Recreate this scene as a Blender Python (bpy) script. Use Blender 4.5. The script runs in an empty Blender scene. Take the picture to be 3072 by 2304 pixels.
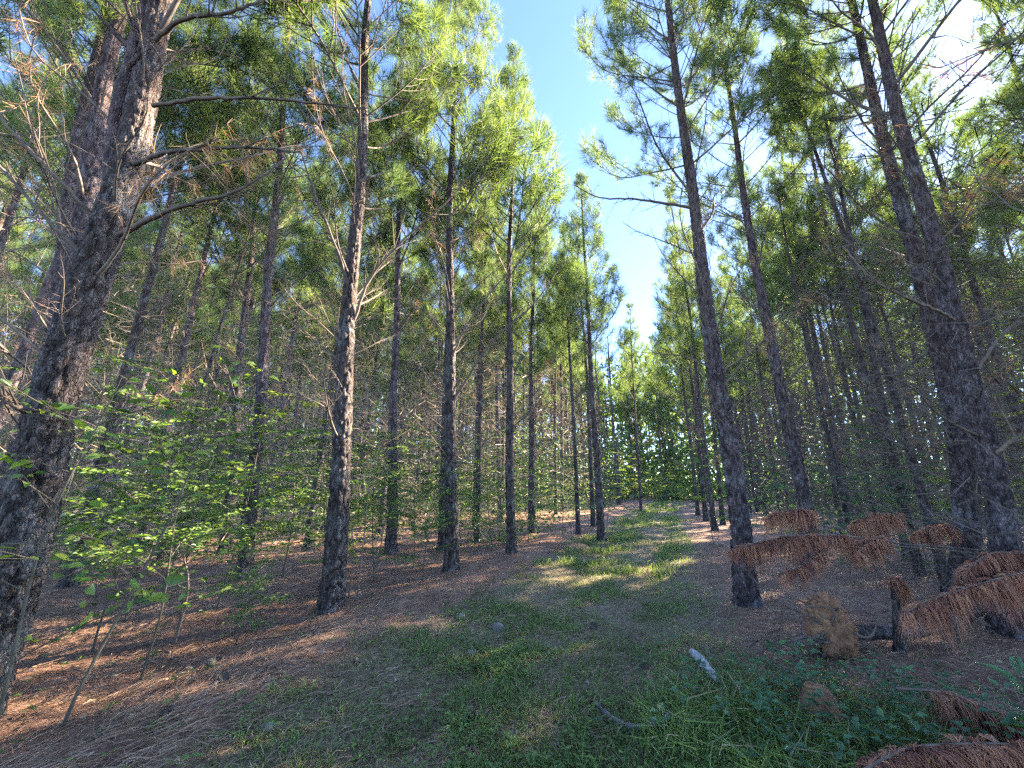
import bpy, math, random
import numpy as np
from mathutils import Vector, Matrix, Euler

# ------------------------------------------------------------------ camera, sky, sun, exposure
scene = bpy.context.scene
CAM_H, PITCH, FPX = 1.5, math.radians(14.0), 1154.0
cam_d = bpy.data.cameras.new('camera')
cam = bpy.data.objects.new('camera', cam_d)
scene.collection.objects.link(cam)
cam.location = (0, 0, CAM_H)
cam.rotation_euler = (math.radians(90) + PITCH, 0, 0)
cam_d.sensor_width = 36.0
cam_d.lens = 36.0 * FPX / 3072.0
cam_d.clip_start = 0.05
cam_d.clip_end = 2000
scene.camera = cam

SUN_AZ, SUN_EL = math.radians(58), math.radians(35.5)      # azimuth to the right of the view direction (+Y)
SKY_STRENGTH, SUN_STRENGTH, EXPOSURE = 0.052, 4.0, 4.15
world = bpy.data.worlds.new('World')
scene.world = world
world.use_nodes = True
wn, wl = world.node_tree.nodes, world.node_tree.links
sky = wn.new('ShaderNodeTexSky')
sky.sky_type = 'NISHITA'
sky.sun_disc = False
sky.sun_elevation = SUN_EL
sky.sun_rotation = SUN_AZ
sky.air_density = 0.5
sky.dust_density = 0.06
sky.ozone_density = 3.0
wn['Background'].inputs['Strength'].default_value = SKY_STRENGTH
wl.new(sky.outputs[0], wn['Background'].inputs['Color'])
sun_d = bpy.data.lights.new('sun', 'SUN')
sun_d.energy = SUN_STRENGTH
sun_d.angle = math.radians(0.53)
sun_d.color = (1.0, 0.87, 0.68)
sun = bpy.data.objects.new('sun', sun_d)
scene.collection.objects.link(sun)
SUN_DIR = Vector((math.sin(SUN_AZ) * math.cos(SUN_EL), math.cos(SUN_AZ) * math.cos(SUN_EL), math.sin(SUN_EL)))
sun.rotation_euler = SUN_DIR.to_track_quat('Z', 'Y').to_euler()
sun.location = (20, 14, 30)
vs = scene.view_settings
vs.view_transform, vs.look, vs.gamma, vs.exposure, vs.use_curve_mapping = 'Standard', 'None', 1.0, EXPOSURE, False
cy = scene.cycles
cy.max_bounces, cy.diffuse_bounces, cy.glossy_bounces, cy.transmission_bounces = 5, 4, 1, 3
cy.use_fast_gi = True
cy.fast_gi_method = 'REPLACE'
cy.ao_bounces_render = 1
world.light_settings.distance = 2.2
world.light_settings.ao_factor = 1.0
cy.use_adaptive_sampling = True
cy.adaptive_threshold = 0.012
cy.adaptive_min_samples = 48
cy.use_denoising = False
cy.sample_clamp_indirect = 6.0

# ------------------------------------------------------------------ helpers
RNG = np.random.default_rng(11)
random.seed(5)
C = scene.collection


def ray(dx, dy):                       # direction through a point of the 2212 x 1659 view of the photograph
    s = 3072 / 2212
    u, v = (dx * s - 1536) / FPX, (1152 - dy * s) / FPX
    c, sn = math.cos(PITCH), math.sin(PITCH)
    return np.array([u, c - v * sn, sn + v * c])


def gnd(dx, dy):
    r = ray(dx, dy)
    return r[:2] * (-CAM_H / r[2])


def at_y(dx, dy, Y):
    r = ray(dx, dy)
    t = Y / r[1]
    return np.array([r[0] * t, Y, CAM_H + r[2] * t])


def hsh(ix, iy, seed):
    n = np.sin(ix * 127.1 + iy * 311.7 + seed * 74.7) * 43758.5453
    return n - np.floor(n)


def vnoise(x, y, seed=0):
    x, y = np.asarray(x, float), np.asarray(y, float)
    ix, iy = np.floor(x), np.floor(y)
    fx, fy = x - ix, y - iy
    fx, fy = fx * fx * (3 - 2 * fx), fy * fy * (3 - 2 * fy)
    a, b = hsh(ix, iy, seed), hsh(ix + 1, iy, seed)
    c, d = hsh(ix, iy + 1, seed), hsh(ix + 1, iy + 1, seed)
    return (a * (1 - fx) + b * fx) * (1 - fy) + (c * (1 - fx) + d * fx) * fy


def fbm(x, y, seed=0, o=4):
    r, a, f = 0, 0.5, 1.0
    for i in range(o):
        r = r + a * vnoise(x * f, y * f, seed + i * 3.1)
        a, f = a * 0.5, f * 2.03
    return r


TA = math.radians(24)                  # heading of the trail
T_S, T_N = np.array([math.sin(TA), math.cos(TA)]), np.array([math.cos(TA), -math.sin(TA)])


def sn(x, y):                          # distance along the trail, offset to its right
    return x * T_S[0] + y * T_S[1], x * T_N[0] + y * T_N[1]


def xy(s, n):
    return s * T_S + n * T_N


def trail_mid(s):
    return -1.42 + 0.45 * np.exp(-np.maximum(s, 0) / 2.5) + 0.15 * np.sin(s * 0.22)


def trail_half(s):
    return 0.82 + 0.5 * np.exp(-np.maximum(s, 0) / 12.0)


FEET = [gnd(*p) for p in ((530, 1250), (715, 1330), (845, 1200), (975, 1243), (1105, 1207), (1150, 1155), (1300, 1170), (1615, 1310), (1745, 1240))] + [(-3.35, 2.75), (5.15, 4.95), (4.75, 4.2)]


def gz(x, y):
    x, y = np.asarray(x, float), np.asarray(y, float)
    s, n = sn(x, y)
    h = (0.10 * (fbm(x * 0.35, y * 0.35, 3) - 0.47) + 0.05 * (fbm(x * 1.5, y * 1.5, 8) - 0.47)) * np.clip(1.5 - np.hypot(x, y) / 12, .12, 1)
    for fx, fy in FEET:
        h = h + .06 * np.exp(-((x - fx) ** 2 + (y - fy) ** 2) / .07)
    d = n - trail_mid(s)
    h = h - 0.05 * np.exp(-((np.abs(d) - 0.62) / 0.25) ** 2) + 0.09 * np.exp(-((d + 2.0) / 0.5) ** 2)
    return h


def unit(v):
    return v / np.maximum(np.linalg.norm(v, axis=-1, keepdims=True), 1e-9)


class MB:
    """collects vertices and faces; build() links ONE mesh object"""

    def __init__(self):
        self.v, self.t, self.q, self.a, self.n = [], [], [], [], 0

    def add(self, v, tri=None, quad=None, tint=None):
        v = np.asarray(v, float).reshape(-1, 3)
        if tri is not None and len(tri):
            self.t.append(np.asarray(tri, np.int64).reshape(-1, 3) + self.n)
        if quad is not None and len(quad):
            self.q.append(np.asarray(quad, np.int64).reshape(-1, 4) + self.n)
        self.v.append(v)
        self.a.append(np.full(len(v), 0.5) if tint is None else np.broadcast_to(np.asarray(tint, float).reshape(-1), (len(v),)))
        self.n += len(v)

    def tubes(self, P, R, k=5, tint=None):       # P (B,N,3), R (B,N)
        P, R = np.asarray(P, float), np.asarray(R, float)
        if P.ndim == 2:
            P, R = P[None], R[None]
        B, N, _ = P.shape
        T = unit(np.gradient(P, axis=1))
        ref = np.where(np.abs(T[:, :1, 2:3]) > 0.9, np.array([1.0, 0, 0]), np.array([0, 0, 1.0]))
        U = unit(np.cross(T, np.broadcast_to(ref, T.shape)))
        W = np.cross(T, U)
        a = np.arange(k) * 2 * np.pi / k
        V = P[:, :, None, :] + R[:, :, None, None] * (np.cos(a)[:, None] * U[:, :, None, :] + np.sin(a)[:, None] * W[:, :, None, :])
        i = (np.arange(B) * N * k)[:, None, None] + (np.arange(N - 1) * k)[None, :, None] + np.arange(k)[None, None, :]
        j = (np.arange(B) * N * k)[:, None, None] + (np.arange(N - 1) * k)[None, :, None] + ((np.arange(k) + 1) % k)[None, None, :]
        q = np.stack([i, j, j + k, i + k], -1).reshape(-1, 4)
        tt = None if tint is None else np.repeat(np.asarray(tint, float), N * k)
        self.add(V.reshape(-1, 3), quad=q, tint=tt)

    def needles(self, P, D, L, W, droop=0.0, tint=None):     # tapered blades, one triangle each
        D = unit(D)
        r = unit(np.cross(D, RNG.normal(size=D.shape)))
        w = np.broadcast_to(np.asarray(W, float), L.shape)
        tip = P + D * L[:, None]
        tip[:, 2] -= droop * L
        V = np.stack([P + r * w[:, None] * .5, P - r * w[:, None] * .5, tip], 1).reshape(-1, 3)
        self.add(V, tri=np.arange(len(V)).reshape(-1, 3), tint=None if tint is None else np.repeat(tint, 3))

    def strips(self, P0, P1, P2, W, tint=None):              # bent blades through three points
        d = unit(P2 - P0)
        r = unit(np.cross(d, RNG.normal(size=d.shape)))
        w = np.asarray(W, float)[:, None]
        V = np.stack([P0 + r * w * .4, P0 - r * w * .4, P1 + r * w * .5, P1 - r * w * .5, P2], 1).reshape(-1, 3)
        b = np.arange(len(P0))[:, None] * 5
        self.add(V, tri=b + np.array([2, 3, 4]), quad=b + np.array([0, 1, 3, 2]), tint=None if tint is None else np.repeat(tint, 5))

    def leaves(self, P, D, Nn, L, asp=0.42, tint=None, simple=True, cup=0.12):
        D = unit(D)
        S = unit(np.cross(Nn, D))
        Nn = np.cross(D, S)
        L = L[:, None]
        f = lambda x, y, z: P + D * L * x + S * L * y + Nn * L * z
        if simple:
            V = np.stack([f(0, 0, 0), f(.42, asp * .5, cup), f(1, 0, -.06), f(.42, -asp * .5, cup)], 1)
            b = np.arange(len(P))[:, None] * 4
            tri = np.concatenate([b + np.array([0, 2, 1]), b + np.array([0, 3, 2])])
            self.add(V.reshape(-1, 3), tri=tri, tint=None if tint is None else np.repeat(tint, 4))
        else:
            V = np.stack([f(0, 0, 0), f(.28, asp * .46, cup), f(.66, asp * .4, cup * .8), f(1, 0, -.08),
                          f(.66, -asp * .4, cup * .8), f(.28, -asp * .46, cup), f(.3, 0, 0.01), f(.66, 0, 0)], 1)
            b = np.arange(len(P))[:, None] * 8
            tri = np.concatenate([b + np.array(x) for x in ([0, 6, 1], [2, 7, 3], [0, 5, 6], [4, 3, 7])])
            quad = np.concatenate([b + np.array(x) for x in ([1, 6, 7, 2], [5, 4, 7, 6])])
            self.add(V.reshape(-1, 3), tri=tri, quad=quad, tint=None if tint is None else np.repeat(tint, 8))

    def merge(self, arr, M):                                 # arr = (v, t, q, a) already built, placed by a 4x4
        v, t, q, a = arr
        M = np.asarray(M)
        self.add(v @ M[:3, :3].T + M[:3, 3], t, q, a)

    def arrays(self):
        z3, z4 = np.zeros((0, 3), np.int64), np.zeros((0, 4), np.int64)
        if not self.v:
            return np.zeros((0, 3)), z3, z4, np.zeros(0)
        return (np.concatenate(self.v), np.concatenate(self.t) if self.t else z3,
                np.concatenate(self.q) if self.q else z4, np.concatenate(self.a))

    def mesh(self, name, m, smooth=False):
        v, t, q, a = self.arrays()
        me = bpy.data.meshes.new(name)
        me.vertices.add(len(v))
        me.vertices.foreach_set('co', v.astype(np.float32).ravel())
        nl = len(t) * 3 + len(q) * 4
        me.loops.add(nl)
        me.polygons.add(len(t) + len(q))
        me.loops.foreach_set('vertex_index', np.concatenate([t.ravel(), q.ravel()]).astype(np.int32))
        ls = np.concatenate([np.arange(len(t)) * 3, len(t) * 3 + np.arange(len(q)) * 4]).astype(np.int32)
        me.polygons.foreach_set('loop_start', ls)
        me.update(calc_edges=True)
        at = me.attributes.new('tint', 'FLOAT', 'POINT')
        at.data.foreach_set('value', a.astype(np.float32))
        me.polygons.foreach_set('use_smooth', np.full(len(t) + len(q), smooth))
        me.materials.append(m)
        return me


def joined(name, parts):
    """one mesh from several collectors, each keeping its own material"""
    b, cnt = MB(), []
    for mb, m in parts:
        v, t, q, a = mb.arrays()
        b.add(v, t, q, a)
        cnt.append((len(t), len(q)))
    me = b.mesh(name, parts[0][1])
    for _, m in parts[1:]:
        me.materials.append(m)
    idx = np.concatenate([np.full(c[0], i) for i, c in enumerate(cnt)] + [np.full(c[1], i) for i, c in enumerate(cnt)])
    me.polygons.foreach_set('material_index', idx.astype(np.int32))
    return me


def obj(name, me, parent=None, loc=None, M=None):
    o = bpy.data.objects.new(name, me)
    C.objects.link(o)
    o.parent = parent
    if M is not None:
        o.matrix_local = Matrix([list(map(float, r)) for r in M])
    elif loc is not None:
        o.location = loc
    return o


def tag(o, label=None, cat=None, group=None, kind=None):
    for k, v in (('label', label), ('category', cat), ('group', group), ('kind', kind)):
        if v:
            o[k] = v
    return o


def trs(loc, rz=0, ry=0, s=1.0, rx=0):
    return np.array(Matrix.Translation(Vector([float(c) for c in loc])) @ Euler((rx, ry, rz), 'XYZ').to_matrix().to_4x4() @ Matrix.Diagonal((s, s, s, 1)))


def spline(pts, n, pw=1.0):
    """smooth curve through points"""
    p = np.asarray(pts, float)
    d = np.r_[0, np.cumsum(np.linalg.norm(np.diff(p, axis=0), axis=1))]
    t = d[-1] * np.linspace(0, 1, n) ** pw
    m = np.gradient(p, d, axis=0)
    i = np.clip(np.searchsorted(d, t) - 1, 0, len(d) - 2)
    h = (d[i + 1] - d[i])[:, None]
    u = ((t - d[i])[:, None]) / h
    return ((2 * u**3 - 3 * u**2 + 1) * p[i] + (u**3 - 2 * u**2 + u) * h * m[i] + (-2 * u**3 + 3 * u**2) * p[i + 1] + (u**3 - u**2) * h * m[i + 1])


# ------------------------------------------------------------------ materials
def mat(name, build):
    m = bpy.data.materials.new(name)
    m.use_nodes = True
    nt = m.node_tree
    nt.nodes.clear()
    out = nt.nodes.new('ShaderNodeOutputMaterial')
    build(nt, out)
    return m


def N(nt, typ, **kw):
    n = nt.nodes.new(typ)
    for k, v in kw.items():
        if k in n.inputs:
            n.inputs[k].default_value = v
        else:
            setattr(n, k, v)
    return n


def ramp(nt, fac, stops):
    r = nt.nodes.new('ShaderNodeValToRGB')
    e = r.color_ramp.elements
    while len(e) < len(stops):
        e.new(0.5)
    for i, (p, c) in enumerate(stops):
        e[i].position, e[i].color = p, (*c, 1)
    nt.links.new(fac, r.inputs[0])
    return r.outputs[0]


def mix(nt, a, b, f, mode='MIX'):
    m = nt.nodes.new('ShaderNodeMix')
    m.data_type, m.blend_type = 'RGBA', mode
    for sock, val in ((m.inputs[0], f), (m.inputs[6], a), (m.inputs[7], b)):
        if isinstance(val, bpy.types.NodeSocket):
            nt.links.new(val, sock)
        elif isinstance(val, (int, float)):
            sock.default_value = val
        else:
            sock.default_value = (*val, 1)
    return m.outputs[2]


def leafy(name, stops, trans=0.45, tcol=(1.15, 1.25, 0.5), rough=0.55, spec=0.25, objvar=0.5):
    """thin foliage: diffuse and gloss on top, light through the blade"""
    def b(nt, out):
        at = N(nt, 'ShaderNodeAttribute', attribute_name='tint')
        oi = N(nt, 'ShaderNodeObjectInfo')
        ma = N(nt, 'ShaderNodeMath', operation='MULTIPLY_ADD')
        nt.links.new(oi.outputs['Random'], ma.inputs[0])
        ma.inputs[1].default_value = objvar * 0.6
        sub = N(nt, 'ShaderNodeMath', operation='SUBTRACT')
        nt.links.new(at.outputs['Fac'], sub.inputs[0])
        sub.inputs[1].default_value = objvar * 0.3
        nt.links.new(sub.outputs[0], ma.inputs[2])
        col = ramp(nt, ma.outputs[0], stops)
        p = N(nt, 'ShaderNodeBsdfPrincipled')
        p.inputs['Roughness'].default_value = rough
        p.inputs['Specular IOR Level'].default_value = spec
        nt.links.new(col, p.inputs['Base Color'])
        tr = N(nt, 'ShaderNodeBsdfTranslucent')
        tc = mix(nt, col, tcol, 1.0, 'MULTIPLY')
        nt.links.new(tc, tr.inputs['Color'])
        ms = N(nt, 'ShaderNodeMixShader')
        ms.inputs[0].default_value = trans
        nt.links.new(p.outputs[0], ms.inputs[1])
        nt.links.new(tr.outputs[0], ms.inputs[2])
        nt.links.new(ms.outputs[0], out.inputs[0])
    return mat(name, b)


def bark(name, low, high, plate, lichen, scale=1.0, bump=0.6):
    """plated pine bark: plate colours by cell, redder and smoother higher up the stem"""
    def b(nt, out):
        tc = N(nt, 'ShaderNodeTexCoord')
        mp = N(nt, 'ShaderNodeMapping')
        mp.inputs['Scale'].default_value = (scale * 16, scale * 16, scale * 6)
        nt.links.new(tc.outputs['Object'], mp.inputs[0])
        ns = N(nt, 'ShaderNodeTexNoise')
        ns.inputs['Scale'].default_value = 1.3
        ns.inputs['Detail'].default_value = 6
        nt.links.new(mp.outputs[0], ns.inputs['Vector'])
        wv = mix(nt, mp.outputs[0], ns.outputs['Color'], 0.25)
        vo = N(nt, 'ShaderNodeTexVoronoi', feature='F1')
        nt.links.new(wv, vo.inputs['Vector'])
        ve = N(nt, 'ShaderNodeTexVoronoi', feature='DISTANCE_TO_EDGE')
        nt.links.new(wv, ve.inputs['Vector'])
        sx = N(nt, 'ShaderNodeSeparateXYZ')
        nt.links.new(tc.outputs['Object'], sx.inputs[0])
        mr = N(nt, 'ShaderNodeMapRange')
        mr.inputs['From Min'].default_value, mr.inputs['From Max'].default_value = 1.0, 9.0
        nt.links.new(sx.outputs['Z'], mr.inputs['Value'])
        base = mix(nt, low, high, mr.outputs[0])
        sv = N(nt, 'ShaderNodeSeparateColor')
        nt.links.new(vo.outputs['Color'], sv.inputs[0])
        c1 = mix(nt, base, plate, sv.outputs[0])
        big = N(nt, 'ShaderNodeTexNoise')
        big.inputs['Scale'].default_value = 2.3
        big.inputs['Detail'].default_value = 5
        nt.links.new(tc.outputs['Object'], big.inputs['Vector'])
        lf = ramp(nt, big.outputs['Fac'], [(0.52, (0, 0, 0)), (0.68, (1, 1, 1))])
        c2 = mix(nt, c1, lichen, mix(nt, (0, 0, 0), lf, 0.55))
        c3 = mix(nt, c2, ramp(nt, ns.outputs['Fac'], [(0.35, (0.4, 0.38, 0.38)), (0.65, (1.5, 1.5, 1.5))]), 1.0, 'MULTIPLY')
        bm_h = ramp(nt, ve.outputs['Distance'], [(0.0, (0, 0, 0)), (0.13, (0.75, 0.75, 0.75)), (0.5, (1, 1, 1))])
        hh = mix(nt, bm_h, ns.outputs['Fac'], 0.3)
        bp = N(nt, 'ShaderNodeBump')
        bp.inputs['Strength'].default_value = bump
        bp.inputs['Distance'].default_value = 0.02
        nt.links.new(hh, bp.inputs['Height'])
        p = N(nt, 'ShaderNodeBsdfPrincipled')
        p.inputs['Roughness'].default_value = 0.85
        p.inputs['Specular IOR Level'].default_value = 0.2
        nt.links.new(c3, p.inputs['Base Color'])
        nt.links.new(bp.outputs[0], p.inputs['Normal'])
        nt.links.new(p.outputs[0], out.inputs[0])
    return mat(name, b)


def rough_mat(name, a, b_, scale=8.0, bump=0.4, dist=0.01, rough=0.85, stretch=(1, 1, 1)):
    def b(nt, out):
        tc = N(nt, 'ShaderNodeTexCoord')
        mp = N(nt, 'ShaderNodeMapping')
        mp.inputs['Scale'].default_value = stretch
        nt.links.new(tc.outputs['Object'], mp.inputs[0])
        ns = N(nt, 'ShaderNodeTexNoise')
        ns.inputs['Scale'].default_value = scale
        ns.inputs['Detail'].default_value = 8
        ns.inputs['Roughness'].default_value = 0.65
        nt.links.new(mp.outputs[0], ns.inputs['Vector'])
        col = ramp(nt, ns.outputs['Fac'], [(0.3, a), (0.7, b_)])
        oi = N(nt, 'ShaderNodeObjectInfo')
        col = mix(nt, col, ramp(nt, oi.outputs['Random'], [(0, (.8, .8, .8)), (1, (1.2, 1.15, 1.1))]), 1.0, 'MULTIPLY')
        bp = N(nt, 'ShaderNodeBump')
        bp.inputs['Strength'].default_value = bump
        bp.inputs['Distance'].default_value = dist
        nt.links.new(ns.outputs['Fac'], bp.inputs['Height'])
        p = N(nt, 'ShaderNodeBsdfPrincipled')
        p.inputs['Roughness'].default_value = rough
        p.inputs['Specular IOR Level'].default_value = 0.2
        nt.links.new(col, p.inputs['Base Color'])
        nt.links.new(bp.outputs[0], p.inputs['Normal'])
        nt.links.new(p.outputs[0], out.inputs[0])
    return mat(name, b)


M_NEEDLE = leafy('pine_needles', [(0.0, (0.065, 0.115, 0.055)), (0.5, (0.11, 0.17, 0.06)), (1.0, (0.18, 0.225, 0.065))], trans=0.48, tcol=(1.3, 1.25, 0.6))
M_DEAD = leafy('dead_needles', [(0.0, (0.10, 0.04, 0.03)), (0.5, (0.24, 0.10, 0.066)), (1.0, (0.42, 0.21, 0.115))], trans=0.25, tcol=(1.2, 1.0, 0.7), rough=0.6)
M_TAN = leafy('hung_straw', [(0.0, (0.22, 0.12, 0.06)), (1.0, (0.38, 0.22, 0.11))], trans=0.3, tcol=(1.2, 1.0, 0.7))
M_LEAF = leafy('broad_leaves', [(0.0, (0.05, 0.10, 0.03)), (0.5, (0.095, 0.165, 0.04)), (1.0, (0.18, 0.24, 0.045))], trans=0.45, spec=0.35, rough=0.45)
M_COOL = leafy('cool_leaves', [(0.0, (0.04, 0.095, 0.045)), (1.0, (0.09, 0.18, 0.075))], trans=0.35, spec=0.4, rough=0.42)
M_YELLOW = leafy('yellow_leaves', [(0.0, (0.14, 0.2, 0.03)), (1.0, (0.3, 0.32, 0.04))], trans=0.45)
M_GRASS = leafy('grass_blades', [(0.0, (0.1, 0.16, 0.045)), (0.5, (0.165, 0.24, 0.06)), (0.75, (0.235, 0.28, 0.075)), (0.9, (0.3, 0.25, 0.13)), (1.0, (0.38, 0.3, 0.17))], trans=0.4, objvar=0)
M_STRAW = leafy('pine_straw', [(0.0, (0.12, 0.062, 0.038)), (0.5, (0.26, 0.15, 0.088)), (1.0, (0.46, 0.31, 0.19))], trans=0.1, objvar=0)
M_LITTER = leafy('leaf_litter', [(0.0, (0.14, 0.08, 0.05)), (0.6, (0.28, 0.19, 0.11)), (1.0, (0.42, 0.34, 0.2))], trans=0.15, objvar=0)
M_DRY_SUNLIT = leafy('dry_twigs_sunlit_tone', [(0.0, (0.1, 0.075, 0.055)), (0.6, (0.2, 0.145, 0.1)), (1.0, (0.34, 0.23, 0.14))], trans=0.15, tcol=(1.1, 1.0, 0.8))  # dry twig brown with the tan of sunlight painted in
M_BARK = bark('pine_bark', (0.026, 0.021, 0.019), (0.15, 0.082, 0.055), (0.11, 0.085, 0.074), (0.2, 0.19, 0.175), bump=1.0)
M_BARK_R = bark('pine_bark_ruddy', (0.034, 0.025, 0.027), (0.19, 0.105, 0.078), (0.13, 0.095, 0.09), (0.2, 0.18, 0.175), bump=1.0)
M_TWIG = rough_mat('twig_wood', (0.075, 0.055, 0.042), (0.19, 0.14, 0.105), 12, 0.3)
M_STEM = rough_mat('sapling_stem', (0.035, 0.032, 0.022), (0.1, 0.085, 0.06), 14, 0.3)
M_GREY = rough_mat('weathered_wood', (0.06, 0.05, 0.042), (0.2, 0.175, 0.15), 9, 0.6, 0.02, stretch=(8, 8, 1))
M_PALE = rough_mat('bleached_wood', (0.13, 0.115, 0.1), (0.46, 0.43, 0.39), 9, 0.8, 0.01, stretch=(6, 6, 1))
M_CLAY = rough_mat('clay_soil', (0.09, 0.042, 0.026), (0.42, 0.215, 0.11), 12, 0.9, 0.03)
M_CONE = rough_mat('cone_scales', (0.08, 0.06, 0.045), (0.22, 0.17, 0.13), 30, 0.4)
M_STONE = rough_mat('stone', (0.12, 0.105, 0.09), (0.26, 0.235, 0.2), 10, 0.6, 0.01)


def ground_mat():
    def b(nt, out):
        tc = N(nt, 'ShaderNodeTexCoord')
        at = N(nt, 'ShaderNodeAttribute', attribute_name='tint')       # 0 pine straw ... 1 trail
        mp = N(nt, 'ShaderNodeMapping')
        mp.inputs['Rotation'].default_value = (0, 0, 0.5)
        mp.inputs['Scale'].default_value = (9, 40, 20)
        nt.links.new(tc.outputs['Object'], mp.inputs[0])
        n1 = N(nt, 'ShaderNodeTexNoise')
        n1.inputs['Scale'].default_value, n1.inputs['Detail'].default_value, n1.inputs['Distortion'].default_value = 1.2, 8, 1.5
        nt.links.new(mp.outputs[0], n1.inputs['Vector'])
        n2 = N(nt, 'ShaderNodeTexNoise')
        n2.inputs['Scale'].default_value, n2.inputs['Detail'].default_value = 1.7, 6
        nt.links.new(tc.outputs['Object'], n2.inputs['Vector'])
        n3 = N(nt, 'ShaderNodeTexNoise')
        n3.inputs['Scale'].default_value, n3.inputs['Detail'].default_value = 45, 6
        nt.links.new(tc.outputs['Object'], n3.inputs['Vector'])
        straw = ramp(nt, n1.outputs['Fac'], [(0.3, (0.09, 0.046, 0.029)), (0.55, (0.205, 0.115, 0.07)), (0.75, (0.34, 0.21, 0.13))])
        straw = mix(nt, straw, ramp(nt, n2.outputs['Fac'], [(0.35, (0.75, 0.7, 0.7)), (0.65, (1.2, 1.2, 1.2))]), 1.0, 'MULTIPLY')
        soil = ramp(nt, n3.outputs['Fac'], [(0.3, (0.06, 0.045, 0.024)), (0.55, (0.15, 0.115, 0.062)), (0.75, (0.28, 0.21, 0.125))])
        col = mix(nt, straw, soil, at.outputs['Fac'])
        bp = N(nt, 'ShaderNodeBump')
        bp.inputs['Strength'].default_value, bp.inputs['Distance'].default_value = 0.7, 0.02
        nt.links.new(mix(nt, n1.outputs['Fac'], n3.outputs['Fac'], 0.5), bp.inputs['Height'])
        p = N(nt, 'ShaderNodeBsdfPrincipled')
        p.inputs['Roughness'].default_value = 0.9
        p.inputs['Specular IOR Level'].default_value = 0.15
        nt.links.new(col, p.inputs['Base Color'])
        nt.links.new(bp.outputs[0], p.inputs['Normal'])
        nt.links.new(p.outputs[0], out.inputs[0])
    return mat('forest_floor', b)


M_GROUND = ground_mat()

# ------------------------------------------------------------------ ground


def trail_f(x, y):
    s, n = sn(x, y)
    d = np.abs(n - trail_mid(s) + 0.5 * (fbm(x * .9, y * .9, 21) - .47))
    return np.clip(1.15 - (d - trail_half(s)) / 0.45, 0, 1) * np.clip((34 - s) / 4, 0, 1)


def build_ground():
    ax = np.concatenate([-np.geomspace(260, 12, 26), np.linspace(-11.6, 11.6, 190), np.geomspace(12, 260, 26)])
    ay = np.concatenate([-np.geomspace(120, 1.2, 16), np.linspace(-1, 24, 200), np.geomspace(24.5, 320, 30)])
    X, Y = np.meshgrid(ax, ay)
    Z = gz(X, Y)
    b = MB()
    k, m = len(ax), len(ay)
    i = (np.arange(m - 1)[:, None] * k + np.arange(k - 1)[None]).ravel()
    b.add(np.stack([X, Y, Z], -1).reshape(-1, 3), quad=np.stack([i, i + 1, i + k + 1, i + k], -1), tint=trail_f(X, Y).ravel())
    o = obj('ground', b.mesh('ground', M_GROUND, True))
    tag(o, 'rust brown pine straw floor crossed by a worn grassy trail', kind='structure')


build_ground()

# ------------------------------------------------------------------ pine branch library (base at origin, running along +X, up +Z, length about 1)


def branch_curve(rise0, rise1, n=9, wob=0.05, seed=0):
    r = np.random.default_rng(seed)
    t = np.linspace(0, 1, n)
    ang = rise0 + (rise1 - rise0) * t
    p = np.zeros((n, 3))
    p[1:, 0] = np.cumsum(np.cos(ang[1:]) / (n - 1))
    p[1:, 2] = np.cumsum(np.sin(ang[1:]) / (n - 1))
    p[:, 1] = wob * np.sin(t * r.uniform(2, 6) + r.uniform(0, 6)) * t
    p[:, 2] += wob * .6 * np.sin(t * r.uniform(4, 9)) * t
    return p


def samp(p, t):
    x = np.clip(t, 0, 1) * (len(p) - 1)
    i = np.minimum(x.astype(int), len(p) - 2)
    f = (x - i)[:, None]
    return p[i] * (1 - f) + p[i + 1] * f, unit(p[i + 1] - p[i])


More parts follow.
